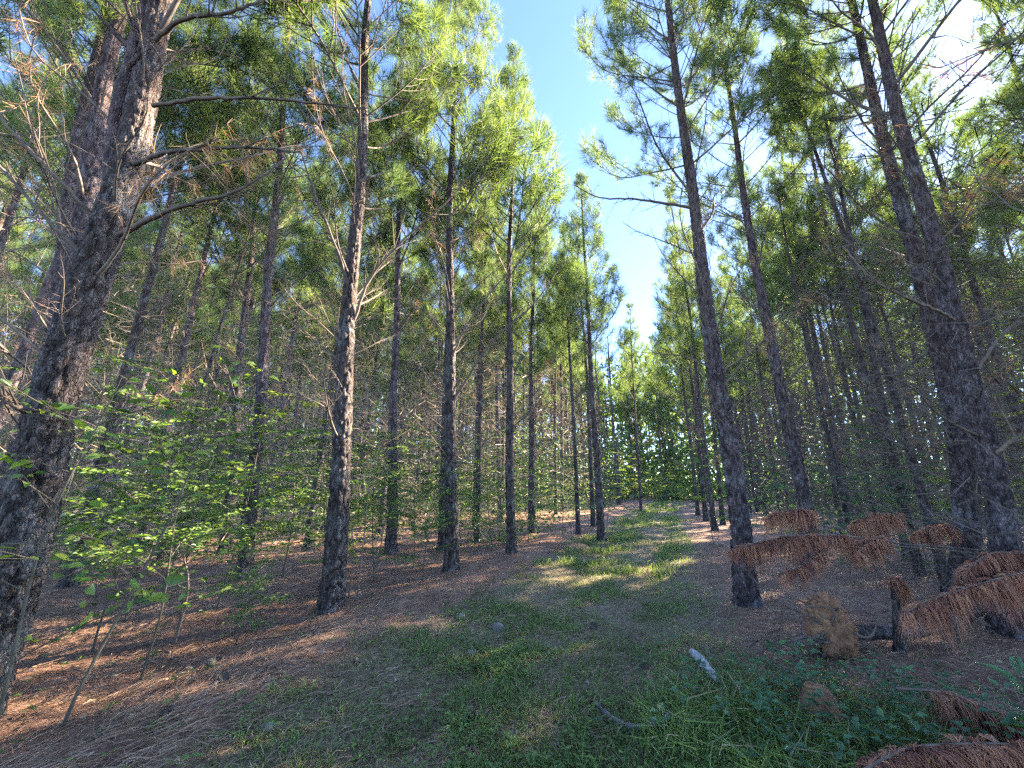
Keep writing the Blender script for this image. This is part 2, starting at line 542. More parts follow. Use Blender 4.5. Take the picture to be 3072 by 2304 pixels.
def live_branch(seed, length, nsec, nneedle, nlen, nwid, sides=5, bare=0.3):
    r = np.random.default_rng(seed)
    wood, leaf = MB(), MB()
    p = branch_curve(r.uniform(-.1, .1), r.uniform(.25, .6), 9, .06, seed) * length
    st = 1 if sides > 4 else 2
    wood.tubes(p[::st], np.linspace(0.011, 0.003, 9)[::st] * (0.55 + 0.28 * length), sides)
    shoots = [(p[-1], unit(p[-1] - p[-2]), .5)]
    tt = np.sort(r.uniform(.22, .97, nsec))
    c, d = samp(p, tt)
    for i in range(nsec):
        sgn = 1 if i % 2 else -1
        side = unit(np.array([-d[i][1], d[i][0], 0])) * sgn
        a = r.uniform(.6, 1.0)
        dr = unit(d[i] * math.cos(a) + side * math.sin(a) + np.array([0, 0, r.uniform(.0, .5)]))
        L = length * (0.12 + 0.42 * (1 - tt[i]) * r.uniform(.7, 1.2))
        q = np.array([c[i] + dr * L * u + np.array([0, 0, .16 * L * u * u]) + d[i] * .16 * L * u * u for u in np.linspace(0, 1, 5)])
        if sides > 4:
            wood.tubes(q, np.linspace(0.005, 0.002, 5) * (0.55 + .28 * length), 4)
        else:
            wood.tubes(q[::2], np.linspace(0.006, 0.003, 3) * (0.55 + .28 * length), 3)
        e = unit(q[-1] - q[-2])
        if tt[i] > bare:
            shoots.append((q[-1], e, .5))
            if L > .25:
                for k in range(int(2 + 3 * L)):
                    u = r.uniform(.35, .95)
                    pp, dd = samp(q, np.array([u]))
                    s2 = unit(np.cross(dd[0], [0, 0, 1])) * r.choice([-1, 1])
                    e2 = unit(dd[0] + s2 * r.uniform(.5, 1.1) + np.array([0, 0, r.uniform(.1, .7)]))
                    l2 = r.uniform(.10, .26)
                    q2 = np.array([pp[0], pp[0] + e2 * l2 * .5, pp[0] + e2 * l2 + np.array([0, 0, .02])])
                    if sides > 4:
                        wood.tubes(q2, np.array([.0026, .002, .0016]) * 1.2, 3)
                    else:
                        wood.needles(q2[:1], e2[None], np.array([l2]), .007)
                    shoots.append((q2[-1], e2, .5))
    for u in r.uniform(max(.55, bare), 1, 3):
        pp, dd = samp(p, np.array([u]))
        shoots.append((pp[0], unit(dd[0] + r.normal(size=3) * .5), .5))
    P = np.array([s[0] for s in shoots])
    D = unit(np.array([s[1] for s in shoots]) + np.array([0, 0, .25]))
    S = len(P)
    tint_s = np.clip(r.normal(.5, .2, S), 0, 1)
    k = nneedle
    al = r.uniform(0, 1, (S, k)) ** .8
    base = P[:, None] + D[:, None] * (al[..., None] * .20 - .12)
    rad = unit(r.normal(size=(S, k, 3)))
    rad = unit(rad - (rad * D[:, None]).sum(-1, keepdims=True) * D[:, None])
    spread = (1.25 - .85 * al + r.uniform(-.2, .2, (S, k)))[..., None]
    dirs = D[:, None] * np.cos(spread) + rad * np.sin(spread)
    leaf.needles(base.reshape(-1, 3), dirs.reshape(-1, 3), nlen * r.uniform(.75, 1.15, S * k), nwid, .12,
                 np.clip(np.repeat(tint_s, k) + r.normal(0, .08, S * k), 0, 1))
    return wood, leaf


def dead_branch(seed, length, nsec, sides=5, straw=False):
    r = np.random.default_rng(seed)
    wood, leaf = MB(), MB()
    p = branch_curve(r.uniform(-.35, .25), r.uniform(-.1, .55), 10, .09, seed) * length
    st = 1 if sides > 4 else 3
    wood.tubes(p[::st], np.linspace(0.012, 0.003, 10)[::st] * (0.65 + .3 * length), sides)
    tt = r.uniform(.2, 1, nsec)
    c, d = samp(p, tt)
    for i in range(nsec):
        dr = unit(d[i] + unit(r.normal(size=3)) * r.uniform(.6, 1.1) + np.array([0, 0, .15]))
        L = length * r.uniform(.10, .42) * (1.15 - tt[i])
        cv = r.normal(size=3) * .25 * L
        q = np.array([c[i] + dr * L * u + cv * u * u for u in np.linspace(0, 1, 5)])
        if sides > 4:
            wood.tubes(q, np.linspace(0.004, 0.0013, 5) * (0.6 + .25 * length), 3)
        else:
            wood.tubes(q[::2], np.linspace(0.005, 0.002, 3) * (0.6 + .25 * length), 3)
        for k in range(r.integers(0, 4)):
            pp, dd = samp(q, np.array([r.uniform(.3, 1)]))
            e2 = unit(dd[0] + unit(r.normal(size=3)) * .9)
            l2 = L * r.uniform(.2, .5)
            if sides > 4:
                wood.tubes(np.array([pp[0], pp[0] + e2 * l2 * .5 + r.normal(size=3) * .02, pp[0] + e2 * l2]), np.array([.0022, .0016, .001]), 3)
            else:
                wood.needles(pp, e2[None], np.array([l2]), .006)
        if straw and r.uniform() < .5:
            k = 14
            pp, dd = samp(q, r.uniform(.2, 1, k))
            D = unit(r.normal(size=(k, 3)) * .5 + np.array([0, 0, -1.0]))
            leaf.needles(pp, D, r.uniform(.12, .2, k), .0045, 0, r.uniform(0, 1, k))
    return wood, leaf


LIVE_HI, LIVE_LO, DEAD_HI, DEAD_LO = [], [], [], []
for i in range(7):
    L = [1.3, 1.7, 2.1, 2.4, 1.9, 1.5, 1.0][i]
    ns = int(6 + 4.6 * L)
    LIVE_HI.append((L, live_branch(100 + i, L, ns, 36, .185, .0056)))
    LIVE_LO.append((L, live_branch(100 + i, L, ns, 25, .225, .0068, 3)))
for i in range(6):
    L = [1.0, 1.4, 1.9, 2.3, 1.6, 1.2][i]
    DEAD_HI.append((L, dead_branch(200 + i, L, int(9 + 5 * L), 5, i % 3 == 2)))
    DEAD_LO.append((L, dead_branch(200 + i, L, int(7 + 4 * L), 3, i % 3 == 2)))
HI_MESH = [(L, w.mesh('branch', M_TWIG, True), l.mesh('needles', M_NEEDLE)) for L, (w, l) in LIVE_HI]
DEAD_MESH = [(L, w.mesh('dead_branch', M_TWIG, True), l.mesh('hung_needles', M_TAN) if l.n else None) for L, (w, l) in DEAD_HI]
LO_ARR = [(L, w.arrays(), l.arrays()) for L, (w, l) in LIVE_LO]
DEADLO_ARR = [(L, w.arrays(), l.arrays()) for L, (w, l) in DEAD_LO]


def placements(seed, H, live0, reach=1.0, dead_from=1.7, dead_rate=1.0, whorl=.5):
    """(kind, library index, height, azimuth, upward tilt, scale) for every branch of a pine"""
    r = np.random.default_rng(seed)
    out = []
    z = dead_from + r.uniform(0, .4)
    while z < H - .25:
        f = z / H
        if f < live0:
            for k in range(int(r.integers(2, 5) * dead_rate + .5)):
                i = int(r.integers(0, 6))
                want = reach * r.uniform(.7, 1.9) * (.65 + .6 * f / live0)
                out.append((0, i, z + r.uniform(-.15, .15), r.uniform(0, 6.28), .2 + .6 * f / live0 + r.uniform(-.25, .25), want / DEAD_HI[i][0]))
            if f > live0 - .08:
                i = int(r.integers(0, 7))
                out.append((1, i, z, r.uniform(0, 6.28), .5, reach * r.uniform(.8, 1.4) / LIVE_HI[i][0]))
        else:
            g = (f - live0) / (1 - live0)
            a0 = r.uniform(0, 6.28)
            nb = int(r.integers(2, 5))
            for k in range(nb):
                i = int(r.integers(0, 7))
                want = reach * (2.25 * (1 - g) ** .75 + .28) * r.uniform(.75, 1.15)
                out.append((1, i, z + r.uniform(-.12, .12), a0 + k * 6.283 / nb + r.uniform(-.35, .35), .5 + .55 * g + r.uniform(-.15, .15), want / LIVE_HI[i][0]))
        z += whorl * r.uniform(.75, 1.3) * (1 if f < live0 else .95)
    for k in range(3):
        out.append((1, 6, H - .3, k * 2.1, 1.25, .65))
    return out


def voro(u, v, nu, seed):
    """F2-F1 of jittered cells, periodic in u"""
    iu, iv = np.floor(u), np.floor(v)
    f1, f2 = np.full(u.shape, 9.0), np.full(u.shape, 9.0)
    for a in (-1, 0, 1):
        for b in (-1, 0, 1):
            cu, cv = iu + a, iv + b
            h1, h2 = hsh(np.mod(cu, nu), cv, seed), hsh(np.mod(cu, nu), cv, seed + 9.3)
            d = np.hypot(cu + .1 + .8 * h1 - u, cv + .1 + .8 * h2 - v)
            f2 = np.where(d < f1, f1, np.minimum(f2, d))
            f1 = np.minimum(f1, d)
    return f2 - f1


def trunk_mesh(name, axis, r0, r1, K, seed, m, relief=.13, flare=.5, zgrad=1.0):
    """bark plates stand proud of the cracks between them"""
    Nn = len(axis)
    arc = np.r_[0, np.cumsum(np.linalg.norm(np.diff(axis, axis=0), axis=1))]
    t = arc / arc[-1]
    h = axis[:, 2] - axis[0, 2]
    R = r0 + (r1 - r0) * t ** .9 + r0 * flare * np.exp(-np.maximum(h - .08, 0) / .17)
    th = np.arange(K) * 2 * np.pi / K
    TH, Hh = np.meshgrid(th, h)
    nu = max(7, int(2 * math.pi * r0 / .075))
    u = TH / (2 * np.pi) * nu
    v = Hh / .15 + .35 * np.sin(TH * 3 + Hh * 2)
    u2 = u + .35 * (vnoise(u * 1.7, Hh * 9, seed) - .5)
    e = np.clip(voro(u2, v, nu, seed) / .28, 0, 1)
    plate = e * (.75 + .5 * hsh(np.floor(u2), np.floor(v), seed + 2))
    rough = vnoise(u * 3, Hh * 38, seed + 5) - .5
    amp = relief * np.clip(1.25 - .07 * Hh, .35, 1)
    lump = 1 + .05 * np.sin(TH * 2 + seed) * np.exp(-Hh / 1.5) + .05 * np.sin(TH * 5 + seed * 2) * np.exp(-Hh / .25)
    RR = R[:, None] * lump * (1 + amp * (plate - .6) * 2 + amp * .5 * rough)
    T = unit(np.gradient(axis, axis=0))
    U = unit(np.cross(np.broadcast_to([0, 1.0, 0], T.shape), T))
    W = np.cross(T, U)
    V = axis[:, None] + RR[..., None] * (np.cos(TH)[..., None] * U[:, None] + np.sin(TH)[..., None] * W[:, None])
    i = (np.arange(Nn - 1)[:, None] * K + np.arange(K)[None]).ravel()
    j = (np.arange(Nn - 1)[:, None] * K + ((np.arange(K) + 1) % K)[None]).ravel()
    b = MB()
    b.add(V.reshape(-1, 3), quad=np.stack([i, j, j + K, i + K], -1))
    return b.mesh(name, m, True)


# --- pines that stand in the rows behind: a few complete variants, copied
VARIANTS = []
for vi in range(9):
    r = np.random.default_rng(300 + vi)
    H = [13.2, 12.4, 14.0, 11.6, 13.6, 12.8, 10.8, 9.6, 8.6][vi]
    r0 = [.1, .092, .108, .085, .098, .088, .08, .058, .05][vi]
    zz = np.linspace(-.12, H, 90)
    axis = np.stack([.10 * np.sin(zz * .45 + vi) * zz / H, .10 * np.cos(zz * .38 + vi * 2) * zz / H, zz], -1)
    tm = trunk_mesh('trunk', axis, r0, .018, 14, vi + 1, M_BARK if vi % 2 else M_BARK_R, .08)
    wood, crown, hung = MB(), MB(), MB()
    for kind, i, z, az, up, s in placements(310 + vi, H, [.42, .46, .4, .44, .48, .38, .42, .72, .7][vi], [.9, .8, .95, .8, .85, .9, .8, .55, .5][vi], dead_rate=1.1, whorl=.62):
        k = (z + .12) / (H + .12) * 89
        a = axis[min(int(k), 89)]
        Mx = trs((a[0], a[1], z), az, -up, s)
        w, l = (LO_ARR if kind else DEADLO_ARR)[i][1:]
        wood.merge(w, Mx)
        if kind:
            crown.merge(l, Mx)
        elif len(l[0]):
            hung.merge(l, Mx)
    VARIANTS.append((H, tm, joined('crown', [(wood, M_TWIG), (crown, M_NEEDLE), (hung, M_TAN)])))


def row_pine(x, y, vi, sc, rz, tilt, label, group):
    H, tm, cm = VARIANTS[vi]
    e = obj('pine_tree', None, None, (x, y, float(gz(x, y)) - .03))
    e.empty_display_size = .2
    e.rotation_euler = (tilt[0], tilt[1], rz)
    e.scale = (sc, sc, sc)
    tag(e, label, 'tree', group)
    obj('trunk', tm, e)
    obj('crown', cm, e)
    return e


TAKEN = []


def near_pine(base, pts, r0, H, label, seed, live0=.42, reach=1.0, K=40, rings=420, m=None, dead_rate=1.0, dead_from=1.6, whorl=.56, group=None, avoid=None, split=True):
    """a pine near enough to tell its branches apart: every branch is a part, its needles a sub-part
    base: trunk foot in view coordinates or ('xy', x, y); pts: further points the stem passes, in the plane of the foot"""
    if base[0] == 'xy':
        bx, by = base[1], base[2]
    else:
        bx, by = gnd(*base)
    z0 = float(gz(bx, by)) - .05
    TAKEN.append((bx, by))
    P = [np.array([bx, by, z0 - .15])]
    for q in pts:
        p = at_y(q[0], q[1], by + (q[2] if len(q) > 2 else 0))
        P.append(p)
    d = unit(P[-1] - P[0] if len(P) < 3 else P[-1] - P[-2])
    if d[2] < .5:
        d = np.array([0, 0, 1.0])
    if P[-1][2] < H - 1:
        e = P[-1]
        d2 = unit(d * .8 + np.array([0, 0, .3]))
        P.append(e + d2 * (H - e[2]) / d2[2])
    P = np.array(P) - np.array([bx, by, z0])
    axis = spline(P, rings, 1.5)
    r = np.random.default_rng(seed)
    zz = axis[:, 2]
    axis[:, 0] += .018 * np.sin(zz * 1.3 + seed) * np.clip(zz, 0, 1)
    axis[:, 1] += .018 * np.cos(zz * 1.1 + seed) * np.clip(zz, 0, 1)
    Ht = axis[-1, 2]
    e = obj('pine_tree', None, None, (bx, by, z0))
    e.empty_display_size = .2
    tag(e, label, 'tree', group)
    obj('trunk', trunk_mesh('trunk', axis, r0, .02, K, seed, m or M_BARK), e)
    wood, crown, hung = MB(), MB(), MB()
    for kind, i, z, az, up, s in placements(seed + 40, Ht, live0, reach, dead_from, dead_rate, whorl):
        if avoid and avoid(z, az):
            continue
        k = int(np.searchsorted(axis[:, 2], z))
        a = axis[min(k, rings - 1)]
        rr = r0 + (.02 - r0) * z / Ht
        Mx = trs((a[0] + math.cos(az) * rr * .6, a[1] + math.sin(az) * rr * .6, z), az, -up, s)
        if not split:
            w, l = (LO_ARR if kind else DEADLO_ARR)[i][1:]
            wood.merge(w, Mx)
            if len(l[0]):
                (crown if kind else hung).merge(l, Mx)
        elif kind:
            b = obj('branch', HI_MESH[i][1], e, M=Mx)
            obj('needles', HI_MESH[i][2], b)
        else:
            b = obj('dead_branch', DEAD_MESH[i][1], e, M=Mx)
            if DEAD_MESH[i][2]:
                obj('hung_needles', DEAD_MESH[i][2], b)
    if not split:
        obj('crown', joined('crown', [(wood, M_TWIG), (crown, M_NEEDLE), (hung, M_TAN)]), e)
    return e, axis, np.array([bx, by, z0])


def extra_limb(tree, origin, pts, r0, r1, name='limb', seed=0, twigs=14, k=8, tw_len=.5):
    """a limb traced through the place: points are (view x, view y, distance ahead)"""
    rr = np.random.default_rng(seed)
    P = np.array([at_y(*p) for p in pts]) - origin
    c = spline(P, 26)
    c += rr.normal(0, .004, c.shape)
    b = MB()
    b.tubes(c, np.linspace(r0, r1, 26) * (1 + rr.normal(0, .05, 26)), k)
    for i in range(twigs):
        u = rr.uniform(.25, 1)
        p, d = samp(c, np.array([u]))
        dr = unit(d[0] + unit(rr.normal(size=3)) * .9 + np.array([0, 0, .1]))
        L = tw_len * rr.uniform(.4, 1.3) * (1.2 - .6 * u)
        cv = rr.normal(size=3) * .2 * L
        q = np.array([p[0] + dr * L * t + cv * t * t for t in np.linspace(0, 1, 6)])
        b.tubes(q, np.linspace(max(r1, .003), .0012, 6), 4)
        for j in range(3):
            pp, dd = samp(q, np.array([rr.uniform(.3, .95)]))
            e2 = unit(dd[0] + unit(rr.normal(size=3)) * .8)
            l2 = L * rr.uniform(.2, .5)
            b.tubes(np.array([pp[0], pp[0] + e2 * l2 * .5, pp[0] + e2 * l2 + rr.normal(size=3) * .02]), np.array([.002, .0015, .001]), 3)
    return obj(name, b.mesh(name, M_BARK_R if name == 'limb' else M_TWIG, True), tree)


# the pines one can single out
A, axA, oA = near_pine(('xy', -3.35, 2.75), [(70, 1100), (125, 870), (205, 600), (262, 400), (295, 240), (345, 0)], .138, 14.5,
                       'thick dark pine leaning in at the picture edge, with a heavy upturned limb', 1, live0=.46, K=64, rings=640, dead_rate=.8, dead_from=2.0)
extra_limb(A, oA, [(236, 420, 2.78), (243, 330, 2.74), (255, 230, 2.72), (285, 120, 2.72), (315, 0, 2.75), (330, -150, 2.8)], .05, .035, 'limb', 1, 10, 10)
extra_limb(A, oA, [(290, 355, 2.72), (360, 330, 2.6), (450, 322, 2.55), (560, 320, 2.55), (650, 330, 2.6)], .022, .006, 'dead_branch', 2)
extra_limb(A, oA, [(255, 510, 2.72), (330, 470, 2.6), (420, 438, 2.5), (520, 410, 2.45), (620, 340, 2.45)], .024, .006, 'dead_branch', 3)
extra_limb(A, oA, [(330, 230, 2.72), (420, 215, 2.7), (560, 212, 2.7), (700, 225, 2.75), (790, 235, 2.9)], .02, .006, 'dead_branch', 4)
extra_limb(A, oA, [(330, 90, 2.72), (400, 40, 2.6), (480, 30, 2.6), (560, 0, 2.6), (600, -40, 2.6)], .024, .008, 'dead_branch', 5)
extra_limb(A, oA, [(200, 470, 2.72), (120, 380, 2.5), (40, 300, 2.4), (-40, 200, 2.3)], .018, .007, 'dead_branch', 6)
extra_limb(A, oA, [(190, 560, 2.72), (100, 470, 2.6), (0, 360, 2.5), (-60, 300, 2.5)], .016, .006, 'dead_branch', 7)
extra_limb(A, oA, [(70, 900, 2.72), (20, 870, 2.5), (-40, 840, 2.4)], .02, .009, 'dead_branch', 8)
near_pine(('xy', -4.45, 3.75), [(70, 1000), (110, 850), (150, 650), (205, 300), (265, 30)], .125, 14.2,
          'sunlit pine half hidden behind the thick dark leaning trunk', 2, live0=.46, m=M_BARK_R, K=48)
near_pine(('xy', -5.9, 4.6), [(105, 760), (130, 600), (165, 350)], .115, 13.0, 'slender sunlit pine beyond the two stems at the picture edge', 3, m=M_BARK_R, K=32, rings=260, split=False)
near_pine((530, 1250), [(562, 850), (590, 500), (622, 100)], .108, 14.4, 'pine rising above the leafy saplings, with pale sunlit upper stem', 4, m=M_BARK_R)
near_pine((490, 1190), [(512, 870), (540, 560)], .115, 13.4, 'dim pine standing just behind the pale topped pine', 5, K=28, rings=240, split=False)
D_, axD, oD = near_pine((715, 1330), [(740, 900), (760, 620), (775, 400), (792, 80)], .12, 14.6,
                        'tall straight dark pine rooted in open pine straw, foremost beside the trail', 6, K=52, rings=560, dead_rate=.9)
extra_limb(D_, oD, [(752, 620, 4.86), (735, 560, 4.7), (700, 470, 4.6), (680, 420, 4.6), (650, 330, 4.5)], .026, .008, 'dead_branch', 11)
extra_limb(D_, oD, [(765, 690, 4.86), (800, 600, 4.8), (870, 520, 4.7), (960, 440, 4.6), (1060, 330, 4.5)], .022, .006, 'dead_branch', 12, 18)
extra_limb(D_, oD, [(757, 1010, 4.86), (800, 975, 4.8), (850, 950, 4.7), (880, 960, 4.7)], .013, .004, 'dead_branch', 13)
near_pine((845, 1200), [(852, 850), (858, 600), (866, 420)], .108, 13.6, 'pine seen between the foremost dark pine and the leafy saplings', 7, m=M_BARK_R, K=32, rings=300, split=False)
F_, axF, oF = near_pine((975, 1243), [(975, 900), (970, 600), (976, 350)], .108, 14.2,
                        'straight pine with long V shaped dead boughs beside the grassy verge', 8, K=44, rings=460)
extra_limb(F_, oF, [(978, 870, 6.77), (1020, 800, 6.7), (1080, 720, 6.5), (1150, 660, 6.3), (1220, 560, 6.2)], .026, .007, 'dead_branch', 14, 18)
extra_limb(F_, oF, [(972, 780, 6.77), (1010, 700, 6.7), (1070, 620, 6.5), (1150, 540, 6.3)], .022, .006, 'dead_branch', 15, 16)
extra_limb(F_, oF, [(980, 1010, 6.77), (1040, 960, 6.7), (1090, 920, 6.6)], .012, .004, 'dead_branch', 16)
near_pine((1105, 1207), [(1100, 700), (1108, 250)], .092, 12.8, 'thin pine next to the straight pine with V shaped boughs', 9, K=28, rings=300, reach=.95, split=False)
near_pine((1150, 1155), [(1148, 800), (1160, 400)], .1, 12.6, 'reddish pine behind the thin pine near the trail bend', 10, K=24, rings=240, m=M_BARK_R, split=False)
near_pine((1300, 1170), [(1277, 800), (1264, 560)], .1, 10.6, 'pine with upswept bare boughs at the inner edge of the trail', 12, K=28, rings=260, reach=.95, live0=.4, dead_rate=1.3, split=False)
R1, axR1, oR1 = near_pine((1615, 1310), [(1580, 1000), (1555, 850), (1500, 450), (1440, 0)], .125, 14.0,
                          'tall pine beside the trail behind the drooping brown boughs', 13, live0=.42, reach=1.05, K=52, rings=560, m=M_BARK_R, dead_rate=.75, dead_from=2.2)
extra_limb(R1, oR1, [(1500, 450, 5.2), (1440, 440, 5.2), (1370, 430, 5.2), (1290, 425, 5.3), (1240, 400, 5.3)], .024, .006, 'dead_branch', 21, 16, tw_len=.35)
extra_limb(R1, oR1, [(1545, 800, 5.2), (1480, 770, 5.3), (1430, 765, 5.4), (1370, 760, 5.5)], .016, .004, 'dead_branch', 22, 12, tw_len=.35)
extra_limb(R1, oR1, [(1590, 975, 5.2), (1630, 955, 5.1), (1670, 975, 5.0), (1690, 1000, 5.0)], .011, .003, 'dead_branch', 23, 8, tw_len=.25)
near_pine((1745, 1240), [(1738, 1100), (1690, 850), (1640, 620), (1580, 230)], .115, 13.6, 'pine rising behind the drooping brown boughs, between two stouter pines', 14, live0=.46, reach=.9, m=M_BARK_R, K=36, rings=380)
R3, axR3, oR3 = near_pine(('xy', 5.15, 4.95), [(2085, 1050), (1990, 600), (1920, 350), (1840, 0)], .122, 14.6, 'lilac grey pine, first of two trunks leaning close together', 15, live0=.5, m=M_BARK_R, K=48, rings=500, dead_rate=.8)
R4, axR4, oR4 = near_pine(('xy', 4.75, 4.2), [(2165, 1100), (2090, 800), (2010, 500), (1940, 250), (1885, 0)], .106, 14.4, 'flaky barked pine crossing in front of its leaning twin', 16, live0=.52, m=M_BARK_R, K=52, rings=540, dead_rate=.8)
extra_limb(R4, oR4, [(2060, 690, 4.15), (2010, 665, 4.0), (1950, 640, 3.9), (1870, 590, 3.8), (1820, 530, 3.8)], .022, .006, 'dead_branch', 24, 16)
extra_limb(R4, oR4, [(2150, 980, 4.15), (2190, 950, 4.0), (2240, 920, 3.9)], .025, .012, 'dead_branch', 25, 8)
extra_limb(R4, oR4, [(2110, 800, 4.15), (2150, 740, 4.1), (2200, 690, 4.1), (2250, 650, 4.1)], .018, .007, 'dead_branch', 26, 8)

# ------------------------------------------------------------------ the rows behind
row_count = 0
GAPS = [(-9, None), (gnd(15, 1560), 'thick leaning pine'), (gnd(530, 1250), 'pale topped pine'), (gnd(715, 1330), 'foremost dark pine'), (gnd(975, 1243), 'V boughed straight pine'),
        (gnd(1300, 1170), 'pine with upswept boughs'), (gnd(1615, 1310), 'tall trailside pine'), (gnd(1745, 1240), 'pine behind brown boughs'), ((4.9, 4.5), 'two leaning trunks')]
GAPS = [(math.atan2(p[0], p[1]), nm) for p, nm in GAPS[1:]]
ORD = ['nearest', 'second nearest', 'third nearest', 'fourth nearest', 'fifth nearest', 'sixth nearest', 'seventh nearest', 'eighth nearest']
in_gap = {}


def gap_of(x, y):
    a = math.atan2(x, y)
    k = sum(1 for g, _ in GAPS if a > g)
    if k == 0:
        return 'outside the ' + GAPS[0][1]
    if k == len(GAPS):
        return 'outside the ' + GAPS[-1][1]
    return 'between the %s and %s' % (GAPS[k - 1][1], GAPS[k][1])


def label_by_gap(kind, what, far_what):
    for g, lst in in_gap.pop(kind, {}).items():
        lst.sort(key=lambda t: t[0])
        for i, (d, e) in enumerate(lst):
            e['label'] = '%s %s %s' % (ORD[i], what, g) if i < len(ORD) else '%s %s' % (far_what, g)


listed = [((955, 1190), 1, .95, 'slim pine just behind the straight pine with V shaped boughs', None),
          ((1030, 1170), 3, .95, 'slim pine visible in the gap between straight pine and thin pine', None),
          ((665, 1190), 5, 1.05, 'shaded pine standing back between pale topped pine and foremost dark pine', None),
          ((1250, 1158), 6, .9, 'young dark pine with bluish leafy shrub at its foot', None),
          ((1282, 1141), 3, .95, 'pine touching the one with upswept bare boughs, just behind it', None),
          ((1385, 1105), 6, 1.0, 'lone slim pine at the far bend of the trail', None),
          ((1508, 1113), 5, .98, 'farthest of the four thin pines lined up behind the tall trailside pine', None),
          ((1525, 1125), 1, .95, 'third of four thin pines lined up behind the tall trailside pine', None),
          ((1562, 1134), 3, .95, 'second of four thin pines lined up behind the tall trailside pine', None),
          ((1545, 1147), 5, .95, 'first of four thin pines lined up behind the tall trailside pine', None)]
for (bp, vi, sc, lab, g) in listed:
    x, y = gnd(*bp)
    TAKEN.append((x, y))
    row_pine(x, y, vi, sc, random.uniform(0, 6.28), (random.uniform(-.02, .02), random.uniform(-.02, .02)), lab, g)

rr = np.random.default_rng(77)
for side in (-1, 1):
    for k in range(13):
        n = (-6.0 - 2.35 * k) if side < 0 else (3.4 + 2.35 * k)
        for s in np.arange(-8, 46, 2.1):
            ss, nn = s + rr.uniform(-.5, .5), n + rr.uniform(-.45, .45)
            x, y = xy(ss, nn)
            d = math.hypot(x, y)
            if d > 31 or d < 4.5:
                continue
            az = math.atan2(x, y)
            inview = abs(az) < math.radians(58) and y > .5
            shade = side > 0 and az < math.radians(100) and d < 17  # pines out of view, added for the shade they cast
            if not (inview or shade):
                continue
            if d > 22 and rr.uniform() < .3:
                continue
            if any(math.hypot(x - a, y - b) < 1.5 for a, b in TAKEN):
                continue
            TAKEN.append((x, y))
            lab = 'pine deep in the crowded rows on the sunlit side of the trail' if side < 0 else 'pine deep in the shaded rows beyond the two leaning trunks'
            e = row_pine(x, y, int(rr.integers(0, 7)), rr.uniform(.9, 1.1), rr.uniform(0, 6.28), (rr.uniform(-.03, .03), rr.uniform(-.03, .03)), lab,
                     'pines in the rows on the sunlit side' if side < 0 else 'pines in the rows on the shaded side')
            in_gap.setdefault('row', {}).setdefault(gap_of(x, y), []).append((d, e))
            row_count += 1
label_by_gap('row', 'row pine', 'far back row pine')
for i in range(120):
    s, n = rr.uniform(1, 27), (rr.uniform(-20, -5.2) if i < 66 else rr.uniform(2.6, 16))
    x, y = xy(s, n)
    d = math.hypot(x, y)
    if abs(math.atan2(x, y)) > math.radians(53) or d < 7.5 or any(math.hypot(x - a, y - b) < .7 for a, b in TAKEN):
        continue
    TAKEN.append((x, y))
    e = row_pine(x, y, int(rr.integers(7, 9)), rr.uniform(.85, 1.15), rr.uniform(0, 6.28), (rr.uniform(-.05, .05), rr.uniform(-.05, .05)), 'spindly pine', 'spindly pines crowded out between the rows')
    in_gap.setdefault('thin', {}).setdefault(gap_of(x, y), []).append((d, e))
label_by_gap('thin', 'spindly pine', 'far back spindly pine')
# the wood closes behind the end of the trail
for s in np.arange(31, 38, 2.6):
    for n in (-3.6, -1.4, .8):
        x, y = xy(s + rr.uniform(-.6, .6), n + rr.uniform(-.5, .5))
        row_pine(x, y, int(rr.integers(0, 7)), rr.uniform(.95, 1.1), rr.uniform(0, 6.28), (0, 0), 'distant pine closing the view at the end of the trail', 'pines at the end of the trail')
        row_count += 1
print('row pines', row_count)

# ------------------------------------------------------------------ broadleaf saplings


